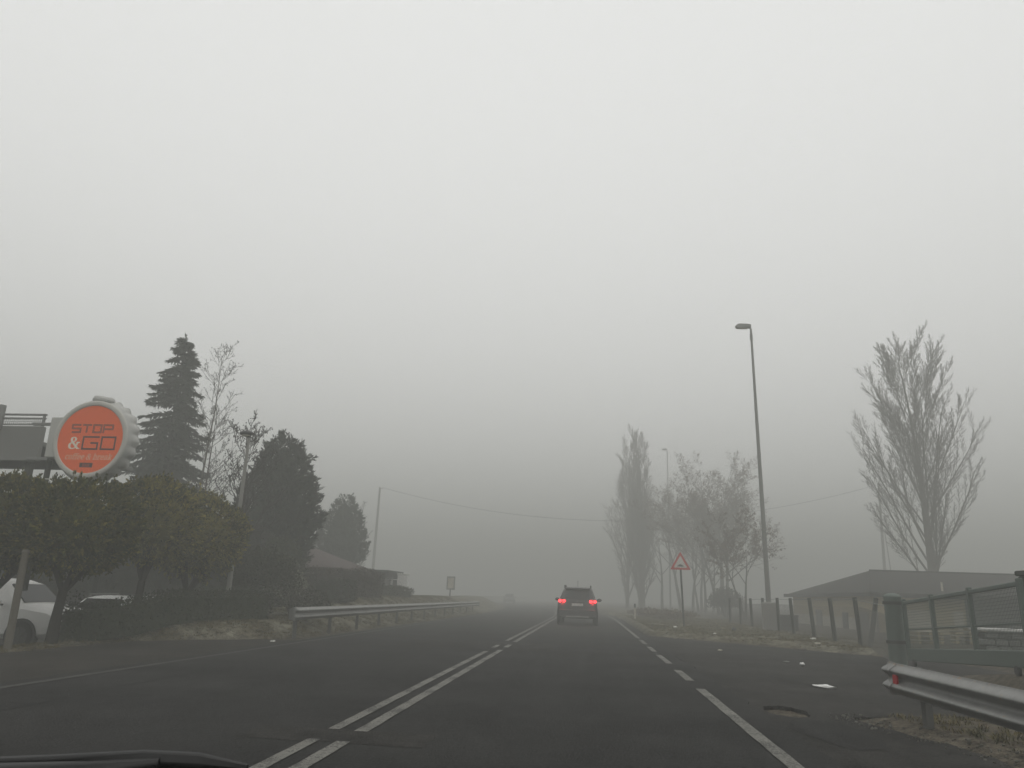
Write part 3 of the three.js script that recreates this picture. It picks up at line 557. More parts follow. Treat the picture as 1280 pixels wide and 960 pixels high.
{
  const [a, b] = poleTops, low = at(760, 651, 93), pts = []; const f = (low.x - a.x) / (b.x - a.x), base = lerp(a.y, b.y, f), sag = (base - low.y) / (4 * f * (1 - f));
  for (let k = 0; k <= 40; k++) { const t = k / 40; pts.push(V(lerp(a.x, b.x, t), lerp(a.y, b.y, t) - 4 * sag * t * (1 - t), lerp(a.z, b.z, t))); }
  single('overhead_cable', 'single dark overhead cable sagging across the road in the fog', 'cable', new Acc().tube(pts, pts.map(() => .022), 5).geo(), M.black);
}
{ // leaning stake by the car park
  const d = 13.4, b = at(8, 816, d), x = b.x, t = thing('leaning_post', 'leaning grey timber post beside the parked white car', 'post', [x, H(x, d), -d]), top = at(32, 690, d).sub(t.position);
  poleFrom(t, 'shaft', V(0, -.25, 0), top, .07, .06, M.barkPale, 9); part(t, 'cap', cyl(.07, .05, .05, 9, top.x, top.y - .005, 0), M.barkPale);
}

// ------------------------------------------------------------------ road signs
function triShape(r, round) { const s = new THREE.Shape(), p = [0, 1, 2].map((k) => [Math.sin(k * 2.0944) * r, Math.cos(k * 2.0944) * r]); for (let k = 0; k < 3; k++) { const c = p[k], n = p[(k + 1) % 3], q = p[(k + 2) % 3], L = Math.hypot(n[0] - c[0], n[1] - c[1]); const a = [c[0] + (q[0] - c[0]) / L * round, c[1] + (q[1] - c[1]) / L * round], b = [c[0] + (n[0] - c[0]) / L * round, c[1] + (n[1] - c[1]) / L * round]; k ? s.lineTo(...a) : s.moveTo(...a); s.quadraticCurveTo(c[0], c[1], b[0], b[1]); } s.closePath(); return s; }
{
  const d = 36.3, x = latX(854.5, d), t = thing('warning_sign', 'triangular red bordered warning sign with black hump on grey post', 'road sign', [x, H(x, d), -d]), top = at(850.5, 712, d).sub(t.position);
  poleFrom(t, 'post', V(0, -.25, 0), top.clone().add(V(0, .35, 0)), .042, .042, mat(.05, .05, .048, .7), 10);
  const cy = top.y + .26, cx = top.x, flat = (s, z, dep = .006) => new THREE.ExtrudeGeometry(s, { depth: dep, bevelEnabled: false }).translate(cx, cy, z);
  const pl = part(t, 'plate', flat(triShape(.53, .06), .05, .012), mat(.5, .035, .03, .5));
  part(pl, 'face', flat(triShape(.355, .04), .063, .003), mat(.62, .60, .56, .5));
  const h = new THREE.Shape(); h.moveTo(-.19, -.125); h.lineTo(.19, -.125); h.bezierCurveTo(.10, -.115, .09, -.03, 0, -.03); h.bezierCurveTo(-.09, -.03, -.10, -.115, -.19, -.125);
  part(pl, 'hump_symbol', flat(h, .067, .003), M.black);
  part(t, 'clamp', box(.12, .04, .09, cx, cy - .1, .01, .004), M.galvDull);
}
{
  const d = 58, x = latX(562, d), t = thing('roadside_sign', 'small rectangular sign on a post beyond the left barrier', 'road sign', [x, H(x, d), -d]), top = at(564, 724, d).sub(t.position);
  poleFrom(t, 'post', V(0, -.2, 0), top, .05, .05, M.steelPost, 8);
  const pl = part(t, 'plate', box(.62, .95, .03, top.x, top.y - .75, .06, .01), M.grey); part(pl, 'panel', box(.42, .72, .01, top.x, top.y - .64, .082, .002), M.pale);
}
{
  const d = 47, x = latX(793.5, d), t = thing('marker_post', 'short dark roadside marker post beyond the warning sign', 'post', [x, H(x, d), -d]);
  part(t, 'shaft', box(.10, .85, .07, 0, -.1, 0, .02), M.pale); part(t, 'band', box(.106, .24, .076, 0, .62, 0, .02), M.black);
}

// ------------------------------------------------------------------ the bottle-cap sign of the café
{
  const d = 16.2, c = at(113, 549, d), x0 = -12.35, y0 = H(x0, d), t = thing('bottle_cap_sign', 'orange round sign shaped like a bottle cap reading STOP & GO', 'sign', [x0, y0, -d]);
  const C = c.clone().sub(t.position), R = .90, D = .30, N = 21;
  // fluted metal skirt behind a white rim
  const rows = 7, seg = N * 12, a = new Acc();
  for (let j = 0; j <= rows; j++) { const s = j / rows; for (let k = 0; k < seg; k++) { const th = k / seg * 6.28319, fl = Math.pow(.5 + .5 * Math.cos(th * N), .7); const rr = R * (1 + .04 * Math.sin(Math.min(1, s * 2.2) * 1.57)) + s * s * .02 + s * fl * .055; a.v(Math.cos(th) * rr, Math.sin(th) * rr, -s * D); } }
  for (let j = 0; j < rows; j++) for (let k = 0; k < seg; k++) { const p = j * seg + k, q = j * seg + (k + 1) % seg; a.i.push(p, q, p + seg, q, q + seg, p + seg); }
  const ctr = a.v(0, 0, -D + .02); for (let k = 0; k < seg; k++) a.i.push(rows * seg + (k + 1) % seg, rows * seg + k, ctr);
  part(t, 'cap_skirt', a.geo().translate(C.x, C.y, C.z), mat(.42, .42, .40, .45));
  const rim = new THREE.LatheGeometry([[.78, .012], [.80, .035], [.87, .035], [.90, .012], [.903, -.02]].map((p) => new THREE.Vector2(...p)), 72).rotateX(Math.PI / 2).translate(C.x, C.y, C.z);
  part(t, 'rim', rim, mat(.50, .49, .45, .5));
  const cv = document.createElement('canvas'); cv.width = cv.height = 1024; const g = cv.getContext('2d');
  g.fillStyle = '#f06426'; g.fillRect(0, 0, 1024, 1024);
  const stroke = (col, w, list) => { g.strokeStyle = col; g.lineWidth = w; g.lineJoin = 'miter'; g.lineCap = 'butt'; for (const pl of list) { g.beginPath(); pl.forEach(([x, y], k) => k ? g.lineTo(x, y) : g.moveTo(x, y)); g.stroke(); } };
  // STOP: thin square lettering, doubled lines
  const S = (x, y, w, h) => [[[x + w, y], [x, y], [x, y + h / 2], [x + w, y + h / 2], [x + w, y + h], [x, y + h]]], T = (x, y, w, h) => [[[x, y], [x + w, y]], [[x + w / 2, y], [x + w / 2, y + h]]], O = (x, y, w, h) => [[[x, y - 8], [x, y + h], [x + w, y + h], [x + w, y], [x - 8, y]]], P = (x, y, w, h) => [[[x, y + h + 8], [x, y], [x + w, y], [x + w, y + h * .55], [x, y + h * .55]]];
  const word = [...S(205, 300, 130, 110), ...T(365, 300, 140, 116), ...O(540, 300, 120, 110), ...P(700, 300, 140, 110)];
  stroke('#3a2a2c', 24, word); stroke('#cc6440', 7, word);
  // GO: heavy square letters
  stroke('#2e2529', 24, [[[660, 480], [410, 480], [410, 660], [640, 660], [640, 570], [530, 570]], [[700, 468], [700, 660], [910, 660], [910, 480], [688, 480]]]);
  g.fillStyle = '#efe3d2'; g.textAlign = 'center'; g.textBaseline = 'middle'; g.font = 'bold 250px serif'; g.fillText('&', 275, 575);
  g.fillStyle = '#e9c9ae'; g.font = 'italic 118px serif'; g.fillText('coffee & break', 530, 775, 730);
  g.fillStyle = '#3a2a2c'; g.fillRect(420, 866, 200, 66); g.fillStyle = '#b04a33'; g.font = 'bold 62px sans-serif'; g.fillText('BAR', 520, 901, 176);
  const tex = new THREE.CanvasTexture(cv); tex.colorSpace = THREE.SRGBColorSpace; tex.magFilter = THREE.LinearFilter;
  part(t, 'printed_face', new THREE.CircleGeometry(.79, 64).translate(C.x, C.y, C.z + .014), new THREE.MeshStandardMaterial({ map: tex, roughness: .5, side: THREE.DoubleSide }));
  // pull tab at the top, backing panel, bracket and mast
  part(t, 'tab', new THREE.CapsuleGeometry(.10, .34, 6, 14).rotateZ(1.42).translate(C.x + .10, C.y + .93, C.z - .09), mat(.42, .42, .40, .5));
  part(t, 'side_panel', box(.62, .95, .14, C.x - .80, C.y - .42, C.z - .16, .02), mat(.46, .46, .43, .6));
  for (const y of [.36, -.46]) part(t, 'bracket', box(1.5, .07, .07, C.x - .95, C.y + y, C.z - .28, .008), M.galvDull);
  part(t, 'mast', cyl(.07, .06, C.y + .85, 12, C.x - 1.12, -.3, C.z - .30), M.darkPost);
  part(t, 'lower_cable', bar(V(C.x - 1.1, C.y - .9, C.z - .2), V(C.x - .3, C.y - .9, C.z - .2), .014, 6), M.whitePaint);
}
{ // terrace canopy of the café with a rail on top
  const d = 17.9, xr = at(62, 530, d).x, yT = at(40, 533, d).y, y0 = H(-12.5, d), t = thing('terrace_canopy', 'flat grey terrace canopy with a mesh railing beside the orange sign', 'canopy', [-12.6, y0, -d]);
  const w = xr - .12 + 19, cx = xr - .12 - w / 2 + 12.6, yt = yT - y0;
  part(t, 'fascia', box(w, .9, .14, cx, yt - .9, 0, .02), M.grey);
  part(t, 'deck', box(w, .12, 4, cx, yt - .5, -2.08, .02), M.grey);
  for (const px of [cx - w / 2 + .3, cx + w / 2 - .35]) for (const z of [-.2, -3.8]) part(t, 'column', box(.14, yt - .8 + .3, .14, px, -.3, z, .015), M.darkPost);
  const rail = part(t, 'railing', merge([box(w, .05, .05, cx, yt + .28, 0, .01), box(w, .04, .04, cx, yt + .19, 0, .01), box(w, .03, .04, cx, yt + .03, 0, .008)]), M.galvDull);
  for (let k = 0; k <= 4; k++) part(rail, 'baluster', box(.05, .34, .05, cx - w / 2 + .06 + k * (w - .12) / 4, yt - .02, .0, .008), M.galvDull);
  const wires = []; for (let k = 0; k < 90; k++) { const q = cx - w / 2 + .1 + k * (w - .2) / 90; wires.push(bar(V(q, yt + .03, 0), V(q, yt + .22, 0), .006, 4)); } for (let k = 0; k < 3; k++) wires.push(bar(V(cx - w / 2, yt + .08 + k * .045, 0), V(cx + w / 2, yt + .08 + k * .045, 0), .006, 4));
  part(rail, 'mesh_infill', merge(wires), M.galvDull);
  part(t, 'corner_post', cyl(.11, .11, .62, 12, at(4, 520, d).x + 12.6, yt - .1, .12), M.galvDull);
}
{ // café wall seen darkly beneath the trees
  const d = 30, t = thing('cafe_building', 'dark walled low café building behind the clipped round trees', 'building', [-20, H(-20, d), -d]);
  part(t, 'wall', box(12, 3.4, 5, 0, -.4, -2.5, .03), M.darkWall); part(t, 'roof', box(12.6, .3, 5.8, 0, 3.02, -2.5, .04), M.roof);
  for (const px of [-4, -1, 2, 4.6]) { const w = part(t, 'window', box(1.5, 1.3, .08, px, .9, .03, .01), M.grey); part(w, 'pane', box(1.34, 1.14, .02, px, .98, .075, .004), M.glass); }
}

// ------------------------------------------------------------------ low house, white pillars
{
  const t = thing('low_house', 'low house with brownish grey sloping roof behind the hedges', 'house', [-15.2, .3, -40]);
  part(t, 'wall', box(6.4, 2.2, 7, -.4, -.3, 0, .03), mat(.16, .145, .13, .95));
  const r = new Acc(), A = at(345, 683, 36.8).sub(t.position), B = at(452, 699, 41.5).sub(t.position);
  const ea = 1.85, P = [V(-4.4, ea, 4.1), V(3.4, ea, 4.1), V(3.4, ea, -4.1), V(-4.4, ea, -4.1), V(-1.2, 3.15, .6), V(.6, 3.0, -.6)].map((p) => r.v(p.x, p.y, p.z));
  r.i.push(P[0], P[1], P[4], P[1], P[5], P[4], P[1], P[2], P[5], P[2], P[3], P[5], P[3], P[4], P[5], P[3], P[0], P[4], P[0], P[2], P[1], P[0], P[3], P[2]);
  const roof = part(t, 'roof', r.geo(.2), M.roofBrown);
  for (const [w, d, x, z] of [[7.9, .1, -.5, 4.12], [.1, 8.3, 3.43, 0]]) part(roof, 'fascia', box(w, .16, d, x, ea - .12, z, .01), M.darkWall);
  for (const z of [-2, 1.6]) { const w = part(t, 'window', box(.06, .8, .9, 2.82, .4, z, .01), M.pale); part(w, 'pane', box(.02, .7, .8, 2.855, .45, z, .004), M.glass); }
  const s = thing('flat_roofed_shed', 'dark flat roofed shed joined to the low house by the white pillars', 'shed', [latX(463, 43), .4, -44]);
  part(s, 'wall', box(1.7, 1.75, 3, 0, -.3, 0, .02), mat(.10, .095, .09, .95)); part(s, 'roof', box(2.2, .42, 3.6, 0, 1.5, 0, .02), mat(.05, .05, .047, .9));
  const dr = part(s, 'door', box(.8, 1.3, .05, .1, 0, 1.51, .006), M.grey); part(dr, 'handle', box(.1, .03, .05, .4, .65, 1.55, .006), M.galv);
}
{
  const d = 44; for (const [px, w, h, lab] of [[487, .14, 1.1, 'slim white gate pillar beside the dark flat roofed shed'], [502, .56, 1.15, 'broad white gate pillar at the end of the low hedge']]) {
    const x = latX(px, d), t = thing('gate_pillar', lab, 'pillar', [x, H(x, d), -d], 0, 'white gate pillars');
    part(t, 'shaft', box(w, h + .2, .35, 0, -.2, 0, .02), M.white); part(t, 'cap', box(w + .08, .07, .43, 0, h, 0, .015), M.whitePaint);
  }
}

// ------------------------------------------------------------------ beige hut on the right
{
  const x0 = 13.4, d0 = 38.9, d1 = 54.4, x1 = 35, t = thing('beige_hut', 'beige single storey hut with dark hipped roof behind the fence', 'building', [x0, -.05, -d0]);
  const L = x1 - x0, W = d1 - d0, ea = 1.92, rg = 3.30;
  part(t, 'wall', box(L, 2.1, W, L / 2, -.2, -W / 2, .03), M.beige);
  const r = new Acc(), o = .42, P = [V(-o, ea, o), V(L + o, ea, o), V(L + o, ea, -W - o), V(-o, ea, -W - o), V(2.4, rg, -W / 2), V(L - 2.4, rg, -W / 2)].map((p) => r.v(p.x, p.y, p.z));
  r.i.push(P[0], P[1], P[5], P[0], P[5], P[4], P[1], P[2], P[5], P[2], P[3], P[4], P[2], P[4], P[5], P[3], P[0], P[4], P[0], P[2], P[1], P[0], P[3], P[2]);
  const roof = part(t, 'roof', r.geo(.15), M.roof);
  part(roof, 'fascia', box(.05, .2, W + 2 * o + .1, -o - .03, ea - .14, -W / 2, .008), mat(.05, .048, .045, .8)); part(roof, 'fascia', box(L + 2 * o, .2, .05, L / 2, ea - .14, o + .03, .008), mat(.05, .048, .045, .8));
  const ridge = part(roof, 'ridge_cap', bar(V(2.4, rg + .01, -W / 2), V(L - 2.4, rg + .01, -W / 2), .07, 6), M.roof);
  part(t, 'downpipe', cyl(.045, .045, 2.1, 8, -.07, -.2, .07), M.galvDull);
  part(roof, 'vent_pipe', cyl(.05, .05, .5, 8, 3.4, ea + .15, -1.0), M.pale);
  part(t, 'plinth_band', box(.05, .95, W - .4, -.03, -.2, -W / 2, .01), M.pale);
  // doors and window towards the road
  const door = part(t, 'door', box(.06, 1.15, .8, -.075, -.15, -4.6, .008), mat(.010, .012, .013, .5)); part(door, 'handle', box(.05, .04, .12, -.12, .45, -4.35, .006), M.galv);
  for (const z of [-1.7, -9.4]) { const w = part(t, 'shutter', box(.06, 1.15, 1.1, -.075, -.15, z, .008), M.grey); part(w, 'frame', box(.03, .06, 1.24, -.12, 1.0, z, .006), M.galvDull); }
  // side towards the gate: pale panels, dark porch
  for (const [x, w, y, h, m] of [[1.9, 1.25, .42, .82, M.pale], [3.55, .42, .42, .82, M.pale], [5.2, 2.6, -.1, 1.95, mat(.05, .05, .047, .9)]]) part(t, 'panel', box(w, h, .05, x, y, .03, .008), m);
  for (const x of [.9, 2.3, 4.1, 4.6]) part(t, 'panel', box(.62, .5, .05, x, -.15, .03, .008), mat(.33, .27, .19, .9));
}

// ------------------------------------------------------------------ fence, gate and what stands behind it
function meshInfill(L, h, cell, wire) {                         // diamond wire netting from x = 0 to L
  const a = new Acc();
  for (let s = -h; s < L; s += cell) for (const up of [1, -1]) { let x0 = s, y0 = 0, x1 = s + h, y1 = h; if (x0 < 0) { y0 = -x0; x0 = 0; } if (x1 > L) { y1 = h - (x1 - L); x1 = L; } if (x1 - x0 < .02) continue; a.tube([V(x0, up > 0 ? y0 : h - y0, up * .003), V(x1, up > 0 ? y1 : h - y1, up * .003)], [wire, wire], 3, null, false); }
  return a.geo();
}
{
  const spots = [[24.8, -.05], [27.3, -.05], [29.7, -.06], [32.6, -.04], [35.0, -.02], [37.9, -.02], [40.6, -.03], [43.6, 0], [46.8, 0]].map(([d, ln]) => ({ x: 8.0, d, ln }));
  const f = thing('wire_fence', 'sagging wire fence on leaning dark posts in front of the hut', 'fence', [spots[0].x, H(spots[0].x, spots[0].d), -spots[0].d]), o = f.position;
  const top = (s) => V(s.x - o.x + s.ln * 1.9, H(s.x, s.d) - o.y + 1.36, -s.d - o.z), foot = (s) => V(s.x - o.x, H(s.x, s.d) - o.y - .2, -s.d - o.z);
  for (const s of spots) poleFrom(f, 'post', foot(s), top(s), .075, .065, M.darkPost, 8);
  poleFrom(f, 'brace', V(at(1087, 813, 24).x - o.x, H(8, 24) - o.y - .15, -24 - o.z), V(at(1096, 758, 24).x - o.x, 1.35, -24 - o.z), .075, .065, M.darkPost, 8);
  const end = { x: 7.05, d: 19.5, ln: 0 }; const list = [end, ...spots];
  for (let k = 0; k < list.length - 1; k++) {
    const a = foot(list[k]).add(V(0, .22, 0)), b = foot(list[k + 1]).add(V(0, .22, 0)), L = Math.hypot(b.x - a.x, b.z - a.z);
    const m = part(f, 'wire_netting', meshInfill(L, 1.08, .1, .0035), M.galvDull); m.position.copy(a); m.rotation.y = -Math.atan2(b.z - a.z, b.x - a.x); m.rotation.order = 'YXZ'; m.rotation.z = Math.atan2(b.y - a.y, L);
    part(f, 'tension_wire', bar(top(list[k]).add(V(0, -.06, 0)), top(list[k + 1]).add(V(0, -.06, 0)), .008, 4), M.galvDull);
  }
}
{
  const dA = 19, dB = 12.8, A = V(7.12, .0, -dA), B = V(at(1288, 800, dB).x, .31, -dB), y0 = 0;
  const t = thing('sliding_gate', 'grey steel sliding gate with wire panels beside the stout post', 'gate', [A.x, y0, A.z]);
  t.rotation.set(0, -Math.atan2(B.z - A.z, B.x - A.x), Math.atan2(B.y, Math.hypot(B.x - A.x, B.z - A.z)), 'YXZ');
  const L = Math.hypot(B.x - A.x, B.z - A.z), yTop = 1.37;
  part(t, 'bottom_beam', box(L - .1, .26, .09, L / 2 + .05, .10, 0, .015), M.greenPaint); part(t, 'top_rail', box(L - .1, .075, .06, L / 2 + .05, yTop - .07, 0, .012), M.greenPaint);
  for (const x of [.1, 2.0, 4.1, L - .04]) part(t, 'upright', box(.085, yTop - .28, .075, x, .33, 0, .012), M.greenPaint);
  part(t, 'middle_rail', box(L - .2, .03, .03, L / 2 + .05, .74, 0, .006), M.greenPaint);
  for (let k = 0; k < 3; k++) { const x0 = [.14, 2.05, 4.15][k], x1 = [1.95, 4.05, L - .09][k], w = []; for (let x = x0 + .04; x < x1; x += .055) w.push(new Acc().tube([V(x, .36, .004), V(x, yTop - .07, .004)], [.004, .004], 3).geo()); for (let y = .4; y < yTop - .08; y += .055) w.push(new Acc().tube([V(x0, y, -.004), V(x1, y, -.004)], [.004, .004], 3).geo()); part(t, 'wire_panel', mergeGeometries(w), M.greenPaint); }
  for (const x of [.5, L - .5]) part(t, 'roller', cyl(.08, .08, .05, 12, 0, 0, 0).rotateX(Math.PI / 2).translate(x, .06, 0), M.black);
  // stout posts at both ends
  const mk = (P, h, w, lab) => { const p = thing('gate_post', lab, 'post', [P.x, H(P.x, -P.z), P.z], 0, 'stout gate posts'); part(p, 'shaft', cyl(w, w, h + .3, 16, 0, -.3, 0), M.greenPaint); part(p, 'cap', new THREE.SphereGeometry(w * 1.04, 16, 8, 0, 6.3, 0, 1.58).scale(1, .5, 1).translate(0, h, 0), M.greenPaint); for (const y of [h - .16, .5]) part(p, 'hinge_band', cyl(w * 1.16, w * 1.16, .07, 16, 0, y, 0), M.darkPost); return p; };
  mk(V(A.x - .12, 0, A.z - .3), 1.52, .19, 'stout round gate post where wire fence and gate meet');
  const e = thing('gate_post', 'square dark gate post at the other end of the gate from the round post', 'post', [B.x + .25, H(B.x, dB), B.z - .15], 0, 'stout gate posts'); part(e, 'shaft', box(.3, 1.85, .3, 0, -.2, 0, .02), M.darkPost); part(e, 'cap', box(.36, .08, .36, 0, 1.65, 0, .015), M.darkPost);
}
{ // yard behind the gate
  const d = 21.5, x = at(1268, 790, d).x, t = thing('low_stone_bin', 'low grey stone bin with a white rim behind the gate', 'bin', [x, H(x, d), -d]);
  const r = rng(5); for (let row = 0; row < 4; row++) for (let k = 0; k < 6; k++) { const w = .3, m = [M.grey, M.galvDull, mat(.13, .13, .12, .95)][Math.floor(r() * 3)]; part(t, 'stone', box(w - .03, .15, .5 + .06 * r(), -.75 + k * w + (row % 2) * .08, row * .165 - .05, 0, .025), m); }
  part(t, 'rim', box(1.95, .06, .75, .04, .63, 0, .012), M.white); part(t, 'infill', box(1.74, .62, .36, .04, -.05, 0, .01), M.darkWall);
  const pallet = (px, dd, n, turn, lab) => { const xx = latX(px, dd), p = thing('pallet_stack', lab, 'pallets', [xx, H(xx, dd), -dd], turn, 'stacked pallets'); for (let k = 0; k < n; k++) { for (let q = 0; q < 5; q++) part(p, 'board', box(.16, .022, .8, -.44 + q * .22, k * .145 + .10, 0, .004), M.pale); for (const q of [-.42, 0, .42]) part(p, 'bearer', box(.1, .098, .8, q, k * .145, 0, .006), M.beige); } return p; };
  pallet(1148, 28, 3, .3, 'pale wooden pallets stacked behind the gate near the stout post');
  pallet(1205, 29, 4, -.2, 'pale wooden pallets stacked between hut and stone bin');
  const dd = 36.5, px = latX(982, dd), c = thing('dark_crate', 'dark crate standing behind the fence beside the lamp plinth', 'crate', [px, H(px, dd), -dd]); part(c, 'body', box(.8, .62, .7, 0, -.02, 0, .03), mat(.025, .025, .025, .8)); part(c, 'lid', box(.86, .06, .76, 0, .60, 0, .012), M.darkPost);
}

// ------------------------------------------------------------------ vehicles
function ring(z, yb, ys, yt, ws, wt) { const h = [[0, yb], [ws * .82, yb], [ws * .97, yb + .10], [ws, yb + (ys - yb) * .45], [ws * .99, ys - .08], [ws * .95, ys], [wt + (ws * .95 - wt) * .06, yt - (yt - ys) * .14 - .01], [wt * .90, yt], [wt * .55, yt + .018], [0, yt + .025]]; return [...h.map(([x, y]) => V(x, y, z)), ...h.slice(1, -1).reverse().map(([x, y]) => V(-x, y, z))]; }
function loft(rings) { const a = new Acc(), n = rings[0].length; for (const r of rings) for (const p of r) a.v(p.x, p.y, p.z); for (let j = 0; j < rings.length - 1; j++) for (let k = 0; k < n; k++) { const p = j * n + k, q = j * n + (k + 1) % n; a.i.push(p, q, p + n, q, q + n, p + n); } for (const j of [0, rings.length - 1]) { const c = rings[j].reduce((s, p) => s.add(p), V(0, 0, 0)).divideScalar(n), ci = a.v(c.x, c.y, c.z); for (let k = 0; k < n; k++) a.i.push(j * n + k, j * n + (k + 1) % n, ci); } return a.geo(.55); }
function pane(a, b, c, d, inset, off) {                          // a thin panel laid over the four corners a b c d, slightly proud
  const m = V().add(a).add(b).add(c).add(d).multiplyScalar(.25), n = V().crossVectors(V().subVectors(b, a), V().subVectors(d, a)).normalize(); if (n.dot(V(m.x, m.y - .9, m.z)) < 0) n.negate();
  const q = [a, b, c, d].map((p) => V().lerpVectors(p, m, inset)), g = new Acc(); for (const o of [off, -.02]) for (const p of q) g.v(p.x + n.x * o, p.y + n.y * o, p.z + n.z * o);
  g.i.push(0, 1, 2, 0, 2, 3, 4, 6, 5, 4, 7, 6); for (let k = 0; k < 4; k++) g.i.push(k, k + 4, (k + 1) % 4, (k + 1) % 4, k + 4, (k + 1) % 4 + 4); return g.geo(.3);
}
function wheelAt(t, x, z, r, w) {
  const g = part(t, 'wheel', new THREE.LatheGeometry([[r * .62, -w / 2], [r * .93, -w / 2], [r, -w / 2 + .03], [r, w / 2 - .03], [r * .93, w / 2], [r * .62, w / 2]].map((p) => new THREE.Vector2(...p)), 28).rotateZ(Math.PI / 2), M.rubber); g.position.set(x, r, z);
  const rim = []; rim.push(cyl(r * .60, r * .60, .03, 20, 0, -.015, 0)); rim.push(cyl(r * .16, r * .16, .06, 12, 0, -.03, 0)); for (let k = 0; k < 5; k++) rim.push(box(.06, .05, r * .5, 0, -.025, r * .32, .006).rotateY(k * 1.2566)); part(g, 'rim', merge(rim).rotateZ(Math.PI / 2).translate(Math.sign(x) * w * .36, 0, 0), M.darkPost); return g;
}
// R: rings from the rear (+z) to the front (-z), marks: which rings bound the glass
function car(name, label, group, paint, R, g) {
  const t = thing(name, label, 'car', [0, 0, 0], 0, group), rings = R.map((a) => ring(...a));
  part(t, 'body', loft(rings), paint);
  const TOPS = [7, 8, 9, 10, 11], L = (j, k) => rings[j][k];
  part(t, 'rear_window', pane(L(g.rw[0], 7), L(g.rw[0], 11), L(g.rw[1], 11), L(g.rw[1], 7), .12, .03), M.glass);
  part(t, 'windscreen', pane(L(g.ws[0], 7), L(g.ws[0], 11), L(g.ws[1], 11), L(g.ws[1], 7), .08, .03), M.glass);
  for (const [j0, j1] of g.sides) for (const [lo, hi] of [[5, 6], [13, 12]]) part(t, 'side_window', pane(L(j0, lo), L(j1, lo), L(j1, hi), L(j0, hi), .12, .008), M.glass);
  const hw = R[Math.floor(R.length / 2)][4];
  for (const z of g.axles) for (const s of [-1, 1]) { part(t, 'wheel_arch', cyl(g.r * 1.14, g.r * 1.14, .03, 24, 0, -.015, 0).rotateZ(Math.PI / 2).translate(s * (hw - .002), g.r * 1.02, z), M.black); wheelAt(t, s * (hw - .085), z, g.r, .23); }
  for (const s of [-1, 1]) { const m = part(t, 'wing_mirror', new THREE.SphereGeometry(.1, 12, 8).scale(1.15, .8, .6).translate(s * (hw + .12), g.mirror[0], g.mirror[1]), g.mirrorM ?? paint); part(m, 'mirror_arm', box(.12, .04, .05, s * (hw + .02), g.mirror[0] - .07, g.mirror[1], .006), M.plastic); }
  return t;
}
{ // dark off-roader ahead
  const paint = mat(.010, .009, .0095, .4, {}), W = .905;
  const t = car('dark_suv', 'dark sport utility car driving ahead with red tail lights lit', undefined, paint,
    [[2.22, .42, .66, .70, .80, .72], [2.18, .36, .80, .84, .86, .78], [2.10, .34, .98, 1.04, W - .01, .78], [2.0, .32, 1.04, 1.12, W, .74], [1.72, .30, 1.06, 1.56, W, .64], [1.5, .28, 1.06, 1.64, W, .64], [.3, .26, 1.04, 1.68, W, .66], [-.35, .26, 1.02, 1.64, W, .66], [-1.1, .26, 1.0, 1.10, W, .74], [-1.9, .28, .90, .96, W - .02, .72], [-2.15, .34, .74, .80, .8, .66], [-2.25, .42, .62, .66, .7, .6]],
    { rw: [3, 4], ws: [8, 7], sides: [[5, 6], [6, 7]], axles: [1.35, -1.3], r: .35, mirror: [1.12, -.85], mirrorM: M.plastic });
  const d = 38.6, x = -.55; t.position.set(x, .002, -d); t.rotation.y = .0;
  part(t, 'bumper', box(1.68, .34, .16, 0, .36, 2.20, .04), M.plastic);
  part(t, 'skid_plate', box(1.05, .07, .05, 0, .34, 2.30, .01), M.galv);
  part(t, 'tailgate_handle', box(.62, .05, .04, 0, .985, 2.13, .01), M.plastic);
  const np = part(t, 'number_plate', box(.52, .115, .02, 0, .845, 2.20, .004), mat(.55, .55, .52, .5));
  part(t, 'badge', cyl(.05, .05, .02, 16, 0, 0, 0).rotateX(Math.PI / 2).translate(0, 1.03, 2.10), M.galv);
  part(t, 'rear_wiper', bar(V(0, 1.14, 2.06), V(.38, 1.17, 2.04), .012, 5), M.black);
  part(t, 'roof_spoiler', box(1.16, .05, .26, 0, 1.585, 1.70, .012), paint);
  const hm = part(t, 'high_lamp_housing', box(.4, .03, .02, 0, 1.575, 1.84, .004), M.plastic);
  for (const s of [-1, 1]) { const rr = part(t, 'roof_rail', bar(V(s * .60, 1.75, 1.3), V(s * .60, 1.77, -.3), .026, 6), M.black); for (const z of [1.3, .5, -.3]) part(rr, 'rail_foot', box(.06, .15, .10, s * .60, 1.62, z, .008), M.black); }
  part(t, 'aerial', bar(V(0, 1.66, 1.2), V(0, 1.98, 1.34), .008, 5), M.black);
  part(t, 'exhaust', cyl(.035, .035, .12, 10, 0, 0, 0).rotateX(Math.PI / 2).translate(-.5, .30, 2.26), M.galvDull);
  const glow = new THREE.MeshStandardMaterial({ color: lin(.5, .01, .01), emissive: lin(1, .035, .045), emissiveIntensity: 4, roughness: .3 });
  const lens = mat(.12, .006, .008, .3);
  for (const s of [-1, 1]) {
    const cl = part(t, 'tail_light', box(.34, .22, .10, s * .70, .94, 2.09, .03), lens);
    for (const q of [.60, .80]) part(cl, 'lamp', new THREE.SphereGeometry(.07, 14, 10).scale(1, 1, .4).translate(s * q, 1.05, 2.145), glow);
    const pl = new THREE.PointLight(lin(1, .05, .06), .35, 0, 2); pl.position.set(s * .7, 1.05, 2.24); pl.castShadow = true; t.add(pl); pl.name = 'tail_light_glow';
  }
}
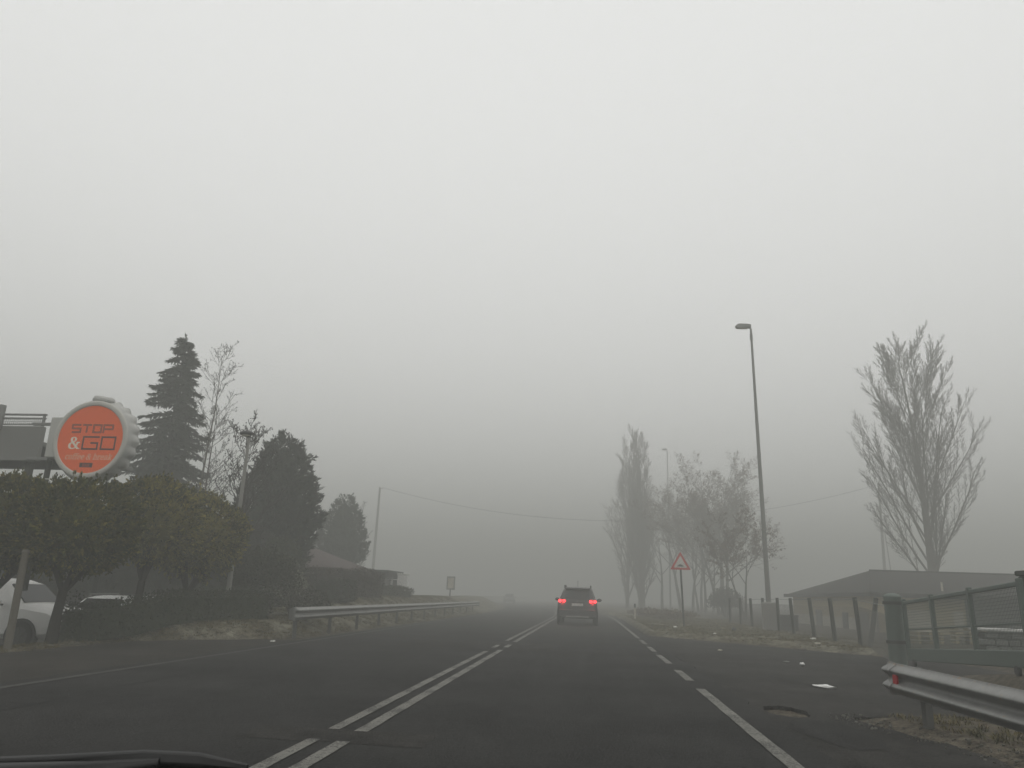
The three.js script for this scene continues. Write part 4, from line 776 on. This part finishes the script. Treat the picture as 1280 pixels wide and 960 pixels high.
const HATCH = (W, h) => [[1.95, .40, .62, .66, .72, .66], [1.9, .32, .86, .90, .82, .72], [1.75, .28, .92, 1.0, W - .02, .72], [1.3, .25, .92, h - .06, W, .58], [.8, .24, .92, h, W, .60], [-.25, .24, .90, h - .01, W, .62], [-.6, .24, .88, h - .10, W, .62], [-1.05, .24, .87, .96, W, .70], [-1.75, .26, .78, .84, W - .03, .68], [-1.98, .34, .62, .68, .74, .6], [-2.05, .42, .54, .58, .66, .55]];
{
  const CG = 'white cars parked beside the café', o = { rw: [2, 3], ws: [7, 6], sides: [[3, 4], [4, 5]], axles: [1.2, -1.28], r: .31, mirror: [.98, -.72] };
  const a = car('parked_car', 'white car parked with its bonnet towards the leaning post', CG, M.white, HATCH(.86, 1.46), o);
  a.position.set(-13.2, -.28, -16.75); a.rotation.y = -Math.PI / 2;
  for (const s of [-1, 1]) part(a, 'headlight', box(.26, .14, .22, s * .60, .62, -1.88, .03), M.glass);
  const b = car('parked_car', 'white estate car with roof rails parked behind the clipped hedge', CG, M.white, HATCH(.84, 1.40), o);
  b.position.set(-12.15, -.56, -20.25); b.rotation.y = .05;
  for (const s of [-1, 1]) { const rr = part(b, 'roof_rail', bar(V(s * .54, 1.44, 1.1), V(s * .54, 1.45, -.2), .018, 6), M.galv); for (const z of [1.1, -.2]) part(rr, 'rail_foot', box(.04, .08, .08, s * .54, 1.375, z, .006), M.galv); part(b, 'tail_light', box(.14, .24, .1, s * .70, .70, 1.84, .02), mat(.3, .02, .02, .3)); }
  // a car coming the other way, all but lost in the fog
  const c = car('oncoming_car', 'faint grey car in the fog where the road bends left', undefined, mat(.06, .06, .062, .4), HATCH(.86, 1.5), o);
  c.position.set(-4.4 + curve(130), .002, -130); c.rotation.y = Math.PI + .15;
  for (const s of [-1, 1]) part(c, 'headlight', box(.26, .14, .22, s * .60, .62, -1.88, .03), M.pale);
}
{ // the front of the car that the picture is taken from, with its wiper
  const t = thing('own_car_front', 'black windscreen wiper resting on the dark car front', 'car', [0, 0, 0]);
  const rings = [[-.62, .30, .84, .86, .84, .76], [-.9, .26, .82, .84, .86, .78], [-1.3, .26, .70, .73, .86, .76], [-1.6, .30, .56, .60, .82, .7], [-1.75, .36, .48, .52, .7, .62]].map((a) => ring(...a));
  part(t, 'bonnet', loft(rings), mat(.02, .02, .022, .45));
  for (const s of [-1, 1]) wheelAt(t, s * .80, -1.0, .30, .2);
  const P = (px, py, d) => at(px, py, d), path = (list) => list.map((q) => P(...q));
  const blade = path([[-90, 955, .82], [60, 951, .83], [180, 948.5, .84], [250, 952, .845], [309, 960, .85]]);
  part(t, 'wiper_blade', new Acc().tube(blade, [.005, .006, .009, .009, .004], 8).geo(.9), M.black);
  part(t, 'wiper_arm', new Acc().tube(path([[-110, 990, .80], [0, 968, .81], [110, 963, .825], [200, 955, .835]]), [.013, .011, .009, .007], 8).geo(.9), M.black);
  part(t, 'wiper_hub', new Acc().tube([P(-110, 990, .80), P(-110, 1130, .80)], [.02, .03], 10).geo(.9), M.black);
  part(t, 'cowl', box(1.5, .06, .22, 0, .84, -.72, .02), M.plastic);
}

// ------------------------------------------------------------------ draw

const renderer = new THREE.WebGLRenderer({ antialias: true });
renderer.toneMapping = THREE.LinearToneMapping;
renderer.toneMappingExposure = EXPOSURE;
renderer.shadowMap.enabled = true;
renderer.setSize(1024, 768);
renderer.render(scene, camera);
